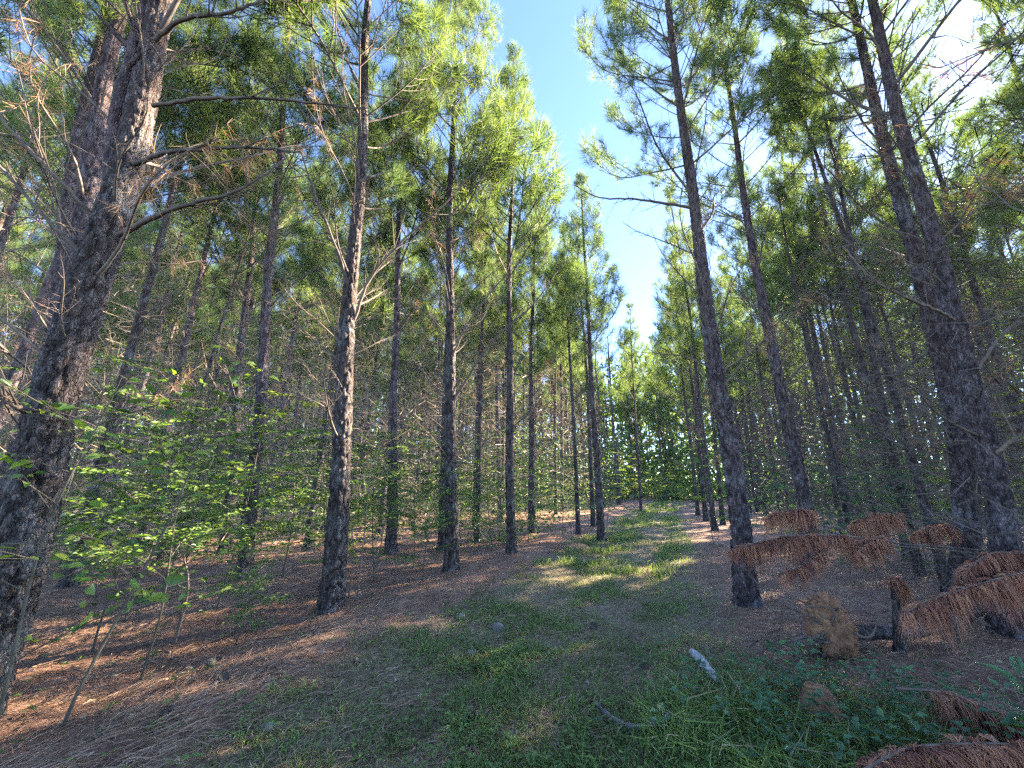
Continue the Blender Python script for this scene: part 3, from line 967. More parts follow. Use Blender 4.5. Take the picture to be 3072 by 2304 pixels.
def sapling_parts(seed, H, nb, leaf, reach=.55, lean=(0, 0), layered=False):
    r = np.random.default_rng(seed)
    wood = MB()
    zz = np.linspace(0, 1, 14)
    st = np.stack([lean[0] * zz ** 1.3 + .03 * np.sin(zz * 7 + seed), lean[1] * zz ** 1.3 + .03 * np.cos(zz * 6 + seed), zz * H - .04], -1)
    wood.tubes(st, np.linspace(.004 + .003 * H, .002, 14), 7)
    P, D, L = [], [], []
    tips = []
    for i in range(nb):
        t = .22 + .76 * (i + r.uniform(0, 1)) / nb
        p, d = samp(st, np.array([t]))
        az = i * 2.4 + r.uniform(-.4, .4)
        el = r.uniform(-.05, .25) if layered else r.uniform(.1, .7)
        dr = np.array([math.cos(az) * math.cos(el), math.sin(az) * math.cos(el), math.sin(el)])
        bl = reach * H ** .6 * (1.1 - .65 * t) * r.uniform(.6, 1.25)
        q = np.array([p[0] + dr * bl * u + np.array([0, 0, -.12 * bl * u * u]) for u in np.linspace(0, 1, 6)])
        wood.tubes(q, np.linspace(.0045, .0014, 6), 4)
        tips.append(q)
        for j in range(int(3 + 4 * bl)):
            pp, dd = samp(q, np.array([r.uniform(.25, .98)]))
            sd = unit(np.cross(dd[0], [0, 0, 1])) * (1 if j % 2 else -1)
            e2 = unit(dd[0] * .8 + sd * .7 + np.array([0, 0, r.uniform(-.1, .25)]))
            l2 = bl * r.uniform(.18, .42)
            q2 = np.array([pp[0] + e2 * l2 * u + np.array([0, 0, -.1 * l2 * u * u]) for u in np.linspace(0, 1, 4)])
            wood.tubes(q2, np.linspace(.0022, .001, 4), 3)
            tips.append(q2)
    for q in tips:
        ln = np.linalg.norm(q[-1] - q[0])
        k = max(3, int(ln / (leaf * .55)))
        tt = np.linspace(.25, 1, k)
        c, d = samp(q, tt)
        sd = unit(np.cross(d, np.array([0, 0, 1.0]))) * np.where(np.arange(k) % 2, 1, -1)[:, None]
        e = unit(d * .55 + sd * .9 + r.normal(0, .2, (k, 3)) + np.array([0, 0, -.15]))
        e[-1] = d[-1]
        P.append(c), D.append(e), L.append(leaf * r.uniform(.65, 1.2, k))
    return wood, np.concatenate(P), np.concatenate(D), np.concatenate(L)


def leaf_normals(r, n, spread=.4):
    return unit(np.array([0, 0, 1.0]) + r.normal(0, spread, (n, 3)))


SAP = []
for i, (H, nb, leaf, reach, lay) in enumerate([(2.6, 26, .07, .6, False), (3.4, 30, .065, .65, True), (1.7, 18, .06, .55, False), (2.2, 24, .055, .68, True), (1.2, 14, .055, .5, False), (4.2, 36, .07, .65, False)]):
    w, P, D, L = sapling_parts(400 + i, H, nb, leaf, reach, (.25 * math.sin(i * 2), .25 * math.cos(i * 3)), lay)
    r = np.random.default_rng(i)
    b = MB()
    b.leaves(P, D, leaf_normals(r, len(P)), L, .5, np.clip(r.normal(.45, .22, len(P)), 0, 1))
    SAP.append((H, w.mesh('stem', M_STEM, True), {m.name: b.mesh('crown', m) for m in (M_LEAF, M_COOL, M_YELLOW)}))


def sapling(x, y, vi, sc, label, group=None, m=M_LEAF, rz=None, name='leafy_sapling', tilt=(0, 0)):
    H, wm, cms = SAP[vi]
    e = obj(name, None, None, (x, y, float(gz(x, y))))
    e.empty_display_size = .2
    e.rotation_euler = (tilt[0], tilt[1], random.uniform(0, 6.28) if rz is None else rz)
    e.scale = (sc, sc, sc)
    tag(e, label, 'sapling', group)
    obj('stem', wm, e)
    obj('crown', cms[m.name], e)
    return e


sapling(-3.17, 4.05, 2, 1.05, 'leafy sapling with dark forked stem rising from bare pine straw')
sapling(-3.5, 5.1, 0, .95, 'broad leafy sapling between the thick leaning pine and the pale topped pine')
sapling(-4.6, 5.6, 1, .85, 'layered sapling with level leaf sprays behind the forked sapling')
sapling(-2.75, 6.2, 3, 1.05, 'sapling spreading toward the foremost dark pine from behind it')
sapling(-1.75, 7.3, 0, .95, 'sapling fanning its sprays in front of the straight pine with V shaped boughs')
sapling(-1.05, 7.9, 3, .9, 'sapling with low level sprays beside the straight pine', m=M_COOL)
sapling(-2.6, 8.2, 1, .8, 'tall sapling filling the gap behind the foremost dark pine')
for (x, y, vi, sc, mm, lab) in [(-4.2, 4.7, 0, 1.0, M_LEAF, 'bushy sapling right behind the slim upright sapling'), (-5.2, 6.4, 5, .8, M_LEAF, 'tallest sapling, spreading behind the pale topped pine'),
                              (-3.6, 6.6, 1, .9, M_YELLOW, 'yellowish layered sapling beside the pale topped pine'), (-3.0, 7.6, 5, .7, M_LEAF, 'bushy sapling crowding behind the foremost dark pine'),
                              (-2.1, 6.4, 0, .85, M_LEAF, 'sapling opening its sprays just past the foremost dark pine'), (-.45, 9.0, 0, .85, M_LEAF, 'sapling peeping out beside the thin pine'),
                              (-5.6, 4.9, 1, .95, M_LEAF, 'layered sapling in the gloom beyond the thick leaning pine'), (-1.3, 9.6, 5, .7, M_LEAF, 'tall sapling standing behind the straight pine with V shaped boughs')]:
    sapling(x, y, vi, sc, lab, m=mm)
for (x, y, vi, sc, mm, lab) in [(-3.75, 3.95, 0, .85, M_LEAF, 'leafy sapling pressed against the far side of the thick leaning pine'), (-2.35, 5.5, 2, 1.0, M_LEAF, 'low leafy sapling left of the foremost dark pine foot'),
                              (-1.35, 6.3, 2, .95, M_LEAF, 'low leafy sapling between the foremost dark pine and straight pine'), (.35, 9.3, 3, .8, M_LEAF, 'low layered sapling past the thin pine foot'),
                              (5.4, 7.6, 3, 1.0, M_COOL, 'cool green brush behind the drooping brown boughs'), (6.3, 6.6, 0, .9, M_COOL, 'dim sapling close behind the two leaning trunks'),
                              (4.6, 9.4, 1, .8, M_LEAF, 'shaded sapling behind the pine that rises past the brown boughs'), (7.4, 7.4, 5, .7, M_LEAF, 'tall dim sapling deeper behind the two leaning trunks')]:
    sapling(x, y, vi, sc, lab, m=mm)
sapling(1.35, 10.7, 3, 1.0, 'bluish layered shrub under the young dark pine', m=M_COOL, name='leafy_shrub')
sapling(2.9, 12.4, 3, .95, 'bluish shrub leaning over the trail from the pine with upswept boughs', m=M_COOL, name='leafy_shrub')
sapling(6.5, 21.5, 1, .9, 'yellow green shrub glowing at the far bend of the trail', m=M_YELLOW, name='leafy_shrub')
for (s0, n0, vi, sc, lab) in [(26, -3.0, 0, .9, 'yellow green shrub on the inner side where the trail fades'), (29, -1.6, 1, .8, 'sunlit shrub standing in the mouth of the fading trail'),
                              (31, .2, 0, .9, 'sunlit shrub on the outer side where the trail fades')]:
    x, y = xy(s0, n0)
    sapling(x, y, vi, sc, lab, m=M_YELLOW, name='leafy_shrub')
sapling(8.4, 23.5, 0, 1.0, 'pale green shrub standing where the trail closes', m=M_LEAF, name='leafy_shrub')
for i in range(74):
    side = -1 if i < 46 else 1
    s, n = rr.uniform(5, 26), (rr.uniform(-22, -5.4) if side < 0 else rr.uniform(3, 18))
    x, y = xy(s, n)
    if abs(math.atan2(x, y)) > math.radians(54) or math.hypot(x, y) < 6.5:
        continue
    e = sapling(x, y, int(rr.integers(0, 6)), rr.uniform(.7, 1.05), 'leafy understory sapling scattered among the pines on the sunlit side' if side < 0 else 'leafy understory sapling in the shaded rows behind the leaning trunks',
            'understory saplings on the sunlit side' if side < 0 else 'understory saplings on the shaded side', (M_LEAF, M_LEAF, M_COOL, M_YELLOW)[int(rr.integers(0, 4))])
    in_gap.setdefault('sap', {}).setdefault(gap_of(x, y), []).append((math.hypot(x, y), e))
label_by_gap('sap', 'understory sapling', 'far back understory sapling')


def one_leaf_mesh(name, m, asp, n=3):
    out = []
    for i in range(n):
        b = MB()
        b.leaves(np.zeros((1, 3)), np.array([[1.0, 0, 0]]), np.array([[0, 0, 1.0]]), np.ones(1), asp, np.array([i / max(n - 1, 1)]), False, .03 + .07 * ((i * 2) % n))
        out.append(b.mesh(name, m, True))
    return out


LEAF_ONE = one_leaf_mesh('leaf', M_LEAF, .55, 4) + one_leaf_mesh('leaf', M_LEAF, .42, 3)


def leaf_matrix(p, d, nrm, s):
    d = d / np.linalg.norm(d)
    sd = np.cross(nrm, d)
    sd /= np.linalg.norm(sd)
    nn = np.cross(d, sd)
    M = np.eye(4)
    M[:3, 0], M[:3, 1], M[:3, 2], M[:3, 3] = d * s, sd * s, nn * s, p
    return M


def near_sapling(x, y, seed, H, nb, leaf, reach, lean, label, maxleaf=150):
    w, P, D, L = sapling_parts(seed, H, nb, leaf, reach, lean)
    e = obj('leafy_sapling', None, None, (x, y, float(gz(x, y))))
    tag(e, label, 'sapling')
    obj('stem', w.mesh('stem', M_STEM, True), e)
    r = np.random.default_rng(seed)
    idx = r.permutation(len(P))[:maxleaf]
    for i in idx:
        obj('leaf', LEAF_ONE[int(r.integers(0, 7))], e, M=leaf_matrix(P[i], D[i] + r.normal(0, .2, 3), leaf_normals(r, 1, .55)[0], L[i] * r.uniform(.6, 1.2)))


near_sapling(-2.72, 2.78, 501, 2.5, 24, .08, .62, (.5, .4), 'pale stemmed sapling slanting up beside the thick leaning pine', 290)
near_sapling(-2.85, 3.4, 502, 1.9, 20, .075, .55, (.05, .1), 'slim upright sapling next to the slanting pale stemmed one', 240)
near_sapling(-2.8, 2.42, 503, 2.2, 20, .1, .68, (.1, .1), 'sapling with the broadest leaves, reaching in from the picture edge', 220)

# small bush beside the pale topped pine
w, P, D, L = sapling_parts(520, .85, 16, .035, .42, (.05, 0))
r = np.random.default_rng(4)
bush = obj('small_bush', None, None, (-2.55, 4.05, float(gz(-2.55, 4.05))))
tag(bush, 'small dark twiggy bush alone on the pine straw', 'bush')
obj('stem', w.mesh('stem', M_STEM, True), bush)
b = MB()
for k in range(2):
    b.leaves(P + r.normal(0, .02, P.shape), D + r.normal(0, .4, D.shape), leaf_normals(r, len(P), .7), L, .5, r.uniform(0, .6, len(P)))
obj('foliage', b.mesh('foliage', M_LEAF), bush)

# bare thin stems that stand beside the pines
for (p0, p1, lab) in [((770, 1300), (800, 1010), 'thin bare stem standing close to the foremost dark pine'),
                      ((752, 1290), (757, 1120), 'finest bare stem between the foremost dark pine and its thin neighbour'),
                      ((1514, 1300), (1518, 1180), 'short bare stick standing upright at the trail edge'),
                      ((1533, 1262), (1524, 1200), 'dark leaning twig standing near the tall trailside pine'),
                      ((375, 1395), (368, 1130), 'dark bare stem in front of the forked sapling')]:
    x, y = gnd(*p0)
    top = at_y(*p1, y)
    z = float(gz(x, y))
    b = MB()
    c = spline(np.array([[0, 0, -.05], [.02, .01, (top[2] - z) * .5], [top[0] - x, 0, top[2] - z]]), 12)
    b.tubes(c, np.linspace(.012, .004, 12), 6)
    for i in range(5):
        p, d = samp(c, np.array([rr.uniform(.3, 1)]))
        e = unit(rr.normal(size=3) + np.array([0, 0, .8]))
        b.tubes(np.array([p[0], p[0] + e * .08, p[0] + e * .18 + rr.normal(size=3) * .02]), np.array([.003, .002, .001]), 3)
    tag(obj('bare_stem', b.mesh('bare_stem', M_TWIG, True), None, (x, y, z)), lab, 'stem')

# ------------------------------------------------------------------ the uprooted pine and its brown boughs


def hanging(c, u0, u1, count, ln, seed, w=.0042):
    """dead needles hanging in a curtain from a bough"""
    r = np.random.default_rng(seed)
    b = MB()
    count = int(count * 1.7)
    ln *= 1.42
    u = r.uniform(u0, u1, count)
    nc = max(10, int(count / 16))
    ci = r.integers(0, nc, count)
    cu = u0 + (u1 - u0) * (np.arange(nc) + r.uniform(-.35, .35, nc)) / nc
    u = np.clip(cu[ci] + r.normal(0, .0025, count), 0, 1)
    cl = (r.uniform(.55, 1.2, nc) * (.55 + .9 * vnoise(np.arange(nc) * .21, 0, seed)) * np.where(r.uniform(size=nc) < .14, .25, 1))[ci][:, None]
    kink = r.normal(0, .02, (nc, 3))[ci]
    cs = r.uniform(-1, 1, nc)[ci][:, None]
    p, d = samp(c, u)
    side = unit(np.cross(d, np.array([0, 0, 1.0])))
    sg = cs * 1.5 + r.normal(0, .25, count)[:, None]
    L = ln * cl * r.uniform(.8, 1.1, count)[:, None] * (.6 + .4 * np.sin(np.clip((u - u0) / (u1 - u0), 0, 1) * np.pi)[:, None] ** .4)
    p1 = p + kink * .5 + side * sg * .03 + d * r.normal(.02, .02, count)[:, None] + np.array([0, 0, 1.0]) * (-.22 * L + .016)
    p2 = p + kink + r.normal(0, .012, (count, 3)) + side * sg * .06 + d * r.normal(.03, .03, count)[:, None] + np.array([0, 0, -1.0]) * L
    b.strips(p, p1, p2, np.full(count, w), np.clip(r.normal(.5, .1, count) + r.normal(0, .22, nc)[ci], 0, 1))
    return b


def bough(parent, origin, pts, r0, r1, hang, seed, name='bough', tw=True):
    P = np.array([at_y(*p) if len(p) == 3 and p[0] > 50 else np.array(p[1:]) for p in pts]) - origin
    c = spline(P, 30)
    b = MB()
    b.tubes(c, np.linspace(r0, r1, 30) * .75, 7)
    o = obj(name, b.mesh(name, M_TWIG, True), parent)
    for (u0, u1, cnt, ln) in hang:
        hb = hanging(c, u0, u1, cnt, ln, seed)
        obj('needles', hb.mesh('needles', M_DEAD), o)
    return o, c


ox, oy = gnd(1830, 1420)
FO = np.array([ox, oy + .12, float(gz(ox, oy))])
fallen = obj('uprooted_pine', None, None, tuple(FO))
tag(fallen, 'uprooted dead pine with clay root ball and drooping brown needled boughs', 'fallen tree')
knee = at_y(2124, 1189, 4.45)
log_pts = np.array([FO + [0.08, .1, .14], [3.9, 4.1, .12], [5.1, 4.5, .26], [6.6, 5.0, .6]]) - FO
fallen_axis = spline(log_pts, 160)
obj('trunk', trunk_mesh('trunk', fallen_axis + 0, .06, .03, 24, 33, M_BARK, .05, 0.0), fallen)
bough(fallen, FO, [(0, 5.3, 4.55, .3), (0, 4.75, 4.5, .5), (2124, 1189, 4.45)], .03, .02, [], 60)
bough(fallen, FO, [(2124, 1189, 4.45), (2020, 1180, 4.4), (1932, 1173, 4.35), (1863, 1162, 4.3), (1802, 1156, 4.25), (1690, 1160, 4.2), (1580, 1186, 4.2)], .014, .005,
      [(.56, 1.0, 1500, .2)], 61)
bough(fallen, FO, [(2110, 1196, 4.42), (2000, 1184, 4.33), (1900, 1177, 4.28), (1830, 1170, 4.25)], .011, .005, [(.75, 1.0, 260, .14)], 62)
bough(fallen, FO, [(1838, 1158, 4.28), (1800, 1130, 4.35), (1771, 1110, 4.4), (1706, 1101, 4.45), (1654, 1118, 4.5)], .008, .004, [(.4, 1.0, 900, .17)], 63)
bough(fallen, FO, [(2124, 1189, 4.45), (2070, 1148, 4.5), (2020, 1123, 4.55), (1954, 1115, 4.55), (1889, 1110, 4.55), (1842, 1130, 4.55)], .009, .004, [(.58, 1.0, 1000, .2)], 64)
bough(fallen, FO, [(2124, 1189, 4.45), (2096, 1160, 4.6), (2060, 1138, 4.7), (2020, 1139, 4.7), (1978, 1155, 4.7)], .008, .004, [(.35, 1.0, 750, .14)], 65)
bough(fallen, FO, [(1932, 1166, 4.35), (1889, 1164, 4.2), (1850, 1200, 4.1)], .006, .003, [(.15, 1.0, 600, .14)], 66)
bough(fallen, FO, [(1806, 1158, 4.25), (1758, 1207, 4.1), (1684, 1243, 4.0)], .006, .003, [(.2, 1.0, 600, .14)], 67)
bough(fallen, FO, [(0, 5.4, 4.7, .78), (2290, 1215, 3.9), (2212, 1197, 3.6), (2133, 1198, 3.45), (2085, 1232, 3.4)], .012, .005, [(.35, 1.0, 1700, .25)], 68)
bough(fallen, FO, [(0, 5.2, 4.65, .72), (2300, 1250, 3.7), (2212, 1237, 3.35), (2085, 1271, 3.2), (2002, 1298, 3.15), (1952, 1326, 3.1)], .012, .004, [(.4, 1.0, 1800, .17)], 69)
# root ball: a torn disc of clay with roots
r = np.random.default_rng(70)
th, ph = np.meshgrid(np.linspace(0, 2 * np.pi, 56, endpoint=False), np.linspace(0, np.pi, 40))
sx, sy, sz = np.sin(ph) * np.cos(th), np.sin(ph) * np.sin(th), np.cos(ph)
n1 = fbm(sx * 3.2 + 5 + sz * 2, sy * 3.2 + sz * 3.1, 70) + .5 * fbm(sx * 9 + sz * 7, sy * 9 + sz * 6, 71)
rad = .62 + .85 * (n1 - .35) + .06 * (vnoise(sx * 16 + sz * 13, sy * 16 + sz * 11, 77) - .5)
V = np.stack([sx * rad * .21, sy * rad * .16, sz * rad * .31 + .17], -1)
b = MB()
kk = 56
i = (np.arange(39)[:, None] * kk + np.arange(kk)[None]).ravel()
j = (np.arange(39)[:, None] * kk + ((np.arange(kk) + 1) % kk)[None]).ravel()
b.add(V.reshape(-1, 3), quad=np.stack([i, i + kk, j + kk, j], -1))
ball = obj('root_ball', b.mesh('root_ball', M_CLAY, True), fallen)
ball['label'] = 'torn orange clay root ball'
for i in range(30):
    a = r.uniform(0, 6.28)
    p = np.array([math.cos(a) * .1 - .03, -.03 + r.uniform(-.08, .04), .16 + math.sin(a) * .14])
    d = unit(np.array([math.cos(a) - .5, r.uniform(-.5, .2), math.sin(a) * .7]))
    L = r.uniform(.12, .45)
    q = spline(np.array([p, p + d * L * .5 + r.normal(0, .04, 3), p + d * L + r.normal(0, .08, 3) - [0, 0, .1 * L]]), 9)
    b = MB()
    b.tubes(q, np.linspace(r.uniform(.006, .016), .002, 9), 6)
    obj('root', b.mesh('root', M_TWIG, True), ball)

# snag with brown needles caught on its top
sx_, sy_ = gnd(1941, 1412)
sz_ = float(gz(sx_, sy_))
top = at_y(1936, 1256, sy_)
snag = obj('broken_snag', None, None, (sx_, sy_, sz_))
tag(snag, 'short broken dark snag capped with brown needles beside the clay root ball', 'snag')
Hs = top[2] - sz_
ax = np.stack([np.linspace(0, top[0] - sx_, 60), np.linspace(0, .02, 60), np.linspace(-.06, Hs, 60)], -1)
obj('trunk', trunk_mesh('trunk', ax, .036, .026, 20, 71, M_BARK, .06, .25), snag)
hb = hanging(spline(np.array([[top[0] - sx_ - .05, 0, Hs], [top[0] - sx_, .0, Hs + .03], [top[0] - sx_ + .05, 0, Hs - .01]]), 10), 0, 1, 320, .2, 72)
obj('needles', hb.mesh('needles', M_DEAD), snag)

# two brown boughs lying in the near corner
for (pts, hang, lab, sd) in [
    ([(1935, 1487, 2.75), (2046, 1498, 2.68), (2150, 1537, 2.6), (2240, 1585, 2.5), (2330, 1650, 2.45)], [(.22, .9, 1500, .2)], 'fallen brown bough arching over leafy weeds in the near corner', 80),
    ([(1850, 1672, 2.2), (1959, 1618, 2.2), (2076, 1607, 2.2), (2212, 1611, 2.2), (2350, 1650, 2.2)], [(.05, .95, 2300, .22)], 'lowest brown needled bough lying across the near corner', 81)]:
    o0 = at_y(*pts[-1])
    o0[2] = gz(o0[0], o0[1])
    e = obj('dead_pine_bough', None, None, tuple(o0))
    tag(e, lab, 'bough')
    bough(e, o0, pts, .009, .004, hang, sd, 'stem')

# ------------------------------------------------------------------ small things on the ground


def lying(name, pts, r0, r1, m, label, cat, seed=0, k=9, group=None, sink=.3, n=22, rough=.12, taper=False):
    r = np.random.default_rng(seed)
    g = np.array([gnd(*p) if len(p) == 2 else p[1:3] for p in pts])
    z = gz(g[:, 0], g[:, 1])
    o0 = np.array([g[0, 0], g[0, 1], z[0]])
    c = spline(np.c_[g, z + r0 * (1 - sink)] - o0, n)
    c[:, 2] = gz(c[:, 0] + o0[0], c[:, 1] + o0[1]) - o0[2] + np.linspace(r0, r1, n) * (1 - sink)
    R = np.linspace(r0, r1, n) * (1 + r.normal(0, rough, n))
    R[0] *= .35
    R[-1] *= .35
    if taper:
        R *= .35 + .65 * np.sin(np.linspace(.15, 2.9, n)) ** .7
    b = MB()
    b.tubes(c, R, k)
    v = b.v[0]
    v += r.normal(0, r0 * .03, v.shape)
    return tag(obj(name, b.mesh(name, m, True), None, tuple(o0)), label, cat, group)


lying('weathered_log', [(1493, 1412), (1520, 1440), (1552, 1478)], .042, .034, M_PALE, 'bleached pale piece of log lying at the trail edge', 'log', 1, 7, sink=.05, rough=.2, taper=True)
lying('bark_log', [(1283, 1512), (1322, 1545), (1372, 1568), (1420, 1572), (1455, 1550)], .016, .022, M_GREY, 'curved grey stick half sunk in the trail grass', 'stick', 2, 9, rough=.2, sink=-.6)
lying('long_stick', [(375, 1600), (430, 1545), (480, 1490), (540, 1425)], .016, .008, M_TWIG, 'long crooked brown stick lying on pine straw below the small bush', 'stick', 3)
lying('long_stick', [(640, 1420), (700, 1368), (722, 1345)], .009, .005, M_TWIG, 'thin stick lying at the foot of the foremost dark pine', 'stick', 4)
lying('long_stick', [(520, 1385), (620, 1385), (720, 1372)], .006, .004, M_TWIG, 'straight twig on pine straw short of the foremost dark pine', 'stick', 5)
lying('long_stick', [(690, 1440), (715, 1400), (738, 1375)], .005, .004, M_PALE, 'pale curved twig on purplish straw near the verge', 'stick', 6)
lying('long_stick', [(700, 1470), (820, 1470), (1000, 1390)], .004, .003, M_TWIG, 'fine twig lying across the grassy verge', 'stick', 16)
lying('long_stick', [(1660, 1290), (1710, 1320), (1740, 1345)], .008, .005, M_TWIG, 'bent twig leaning behind the clay root ball', 'stick', 7)
lying('long_stick', [(1610, 1395), (1690, 1355), (1790, 1350)], .01, .005, M_TWIG, 'dark twig reaching toward the clay root ball', 'stick', 8)
lying('long_stick', [(1440, 1320), (1480, 1290), (1560, 1270)], .007, .004, M_TWIG, 'twig lying across the trail edge before the tall trailside pine', 'stick', 9)
for i in range(26):
    a = rr.uniform(-.9, .75)
    d = rr.uniform(3.4, 9)
    x, y = d * math.sin(a), d * math.cos(a)
    s_, n_ = sn(x, y)
    if -3.2 < n_ < .2:
        continue
    t = rr.uniform(0, 6.28)
    L = rr.uniform(.2, .7)
    pp = [(0, x, y), (0, x + L * .5 * math.cos(t) + rr.normal() * .04, y + L * .5 * math.sin(t)), (0, x + L * math.cos(t), y + L * math.sin(t) + rr.normal() * .05)]
    lying('dry_twig', pp, rr.uniform(.004, .008), .003, M_TWIG, 'short dry twig strewn on the pine straw among the trunks', 'twig', 30 + i, 6, 'dry twigs strewn on the pine straw', n=10)


def mound(px, py, rx, ry, h, m, name, label, cat, seed, needles=0):
    x, y = gnd(px, py)
    z = float(gz(x, y))
    k, mm = 30, 12
    th = np.arange(k) * 2 * np.pi / k
    q = np.linspace(0, 1, mm)
    TH, Q = np.meshgrid(th, q)
    R = (1 + .3 * (fbm(np.cos(TH) * 2 + 4, np.sin(TH) * 2 + seed, seed) - .47)) * Q
    X, Y = R * np.cos(TH) * rx, R * np.sin(TH) * ry
    Z = h * np.cos(Q * np.pi / 2) ** .7 * (1 + .5 * (fbm(X * 14 + 3, Y * 14, seed) - .47)) - .03
    b = MB()
    i = (np.arange(mm - 1)[:, None] * k + np.arange(k)[None]).ravel()
    j = (np.arange(mm - 1)[:, None] * k + ((np.arange(k) + 1) % k)[None]).ravel()
    b.add(np.stack([X, Y, Z], -1).reshape(-1, 3), quad=np.stack([i, i + k, j + k, j], -1))
    o = obj(name, b.mesh(name, m, True), None, (x, y, z))
    return tag(o, label, cat)


mound(1772, 1535, .15, .13, .24, M_CLAY, 'soil_mound', 'rounded brown soil mound rising from tall grass', 'mound', 2)
mound(1245, 1185, .32, .25, .14, M_CLAY, 'soil_mound', 'low clay hump under the pine with upswept boughs', 'mound', 3)
mound(995, 1335, .09, .07, .08, M_STONE, 'field_stone', 'pale stone on the verge below the straight pine', 'stone', 5)
mound(1018, 1400, .08, .06, .06, M_STONE, 'field_stone', 'pale stone sunk among weeds on the trail shoulder', 'stone', 6)
mound(1075, 1352, .1, .07, .09, M_GREY, 'dry_tuft', 'dry grey tuft of dead grass on the verge', 'tuft', 7)
mound(575, 1580, .09, .07, .05, M_STONE, 'field_stone', 'pale flat stone at the lower end of the verge', 'stone', 8)


def cone_mesh():
    b = MB()
    n = 90
    i = np.arange(n)
    t = (i + .5) / n
    a = i * 2.39996
    rad = .024 * np.sin(np.pi * (.12 + .83 * t)) ** .8
    P = np.stack([rad * .4 * np.cos(a), rad * .4 * np.sin(a), t * .075], -1)
    D = np.stack([np.cos(a), np.sin(a), np.full(n, .55)], -1)
    b.leaves(P, D, np.stack([-.5 * np.cos(a), -.5 * np.sin(a), np.ones(n)], -1), rad * 1.0 + .006, .9, None, True, .1)
    c = np.stack([np.zeros(8), np.zeros(8), np.linspace(0, .072, 8)], -1)
    b.tubes(c, .016 * np.sin(np.pi * np.linspace(.1, .95, 8)), 8)
    return b.mesh('pine_cone', M_CONE)


CONE = cone_mesh()
for (px, py, lab) in [(455, 1459, 'pine cone resting on straw right of the small bush'), (475, 1497, 'pine cone half buried below the first cone'),
                      (345, 1590, 'pine cone near the lower picture edge'), (1000, 1560, 'pine cone lying in the trail grass'), (1385, 1428, 'pine cone on the worn strip of the trail'),
                      (1282, 1350, 'pine cone on bare ground at mid trail')]:
    x, y = gnd(px, py)
    o = obj('pine_cone', CONE, None, (x, y, float(gz(x, y)) + .022))
    o.rotation_euler = (1.5, random.uniform(-.3, .3), random.uniform(0, 6.28))
    o.scale = (1.1, 1.1, 1.1)
    tag(o, lab, 'pine cone', 'pine cones on the ground')

# plant with long pale leaves at the picture edge
pc = at_y(2205, 1462, 2.25)
pz = float(gz(pc[0], pc[1]))
plant = obj('leafy_plant', None, None, (pc[0], pc[1], pz))
tag(plant, 'plant with long pale pointed leaves at the picture edge', 'plant')
b = MB()
b.tubes(np.array([[0.03, 0, -.03], [.02, .01, .2], [0, 0, pc[2] - pz]]), np.array([.006, .005, .004]), 7)
obj('stem', b.mesh('stem', M_STEM, True), plant)
BIG = one_leaf_mesh('leaf', M_COOL, .3)
r = np.random.default_rng(90)
for i in range(17):
    a = i * 2.4
    hgt = (pc[2] - pz) * (.55 + .45 * i / 16)
    d = np.array([math.cos(a), math.sin(a), .55 * i / 16 - .1])
    obj('leaf', BIG[i % 3], plant, M=leaf_matrix(np.array([0, 0, hgt]), d, np.array([r.normal(0, .2), r.normal(0, .2), 1.0]), r.uniform(.13, .2)))

# ------------------------------------------------------------------ ground cover nobody could count


def scatter(n, dmin, dmax, amax=1.05, power=1.0):
    a = RNG.uniform(-amax, amax, n)
    d = dmin + (dmax - dmin) * RNG.uniform(0, 1, n) ** power
    return d * np.sin(a), d * np.cos(a)


def green(x, y):
    s, n = sn(x, y)
    d = n - trail_mid(s)
    g = np.exp(-((d + .12) / (trail_half(s) * 1.12)) ** 4)
    rut = 1 - .8 * np.exp(-((d - .3) / .34) ** 2) * (fbm(x * 1.1, y * 1.1, 31) > .36)
    patch = np.clip((fbm(x * 1.3 + 7, y * 1.3, 40) - .40) * 7, .22, 1) * np.clip((fbm(x * 4 + 7, y * 4, 42) - .3) * 4, .2, 1)
    corner = np.exp(-(((x - 1.75) / .9) ** 2 + ((y - 2.65) / .75) ** 2)) * 1.2
    return np.clip(g * rut * patch + corner, 0, 1.2)


def grass_build(name, label, n, dmin, dmax, hmin, hmax, w, thr=.12, dens=1.0, bend=.5, power=1.0, extra=None, dry=False, along=None):
    x, y = scatter(n, dmin, dmax, power=power)
    if along:
        ss = RNG.uniform(along[0], along[1], n)
        x, y = xy(ss[:, None], (trail_mid(ss) + RNG.uniform(-1.6, 1.6, n))[:, None]).T
    g = green(x, y) if extra is None else extra(x, y)
    keep = (RNG.uniform(size=n) < g * dens) & (g > thr)
    x, y = x[keep], y[keep]
    m = len(x)
    h = RNG.uniform(hmin, hmax, m) * (.6 + .8 * fbm(x * 2.2, y * 2.2, 50))
    az = RNG.uniform(0, 6.28, m)
    P0 = np.stack([x, y, gz(x, y) - .01], -1)
    lean = np.stack([np.cos(az), np.sin(az), np.zeros(m)], -1)
    P1 = P0 + lean * (h * .22)[:, None] + np.array([0, 0, 1.0]) * (h * .62)[:, None]
    P2 = P0 + lean * (h * RNG.uniform(.3, .3 + bend, m))[:, None] + np.array([0, 0, 1.0]) * (h * RNG.uniform(.7, 1, m))[:, None]
    b = MB()
    t = np.clip(RNG.normal(.42, .17, m) + .4 * (fbm(x * .8, y * .8, 61) - .47) + (RNG.uniform(size=m) < .2) * .5, 0, 1)
    if dry:
        t = np.clip(.86 + RNG.normal(0, .12, m), .3, 1)
    b.strips(P0, P1, P2, w * RNG.uniform(.6, 1.3, m), t)
    o = obj(name, b.mesh(name, M_GRASS))
    tag(o, label, 'grass', kind='stuff')


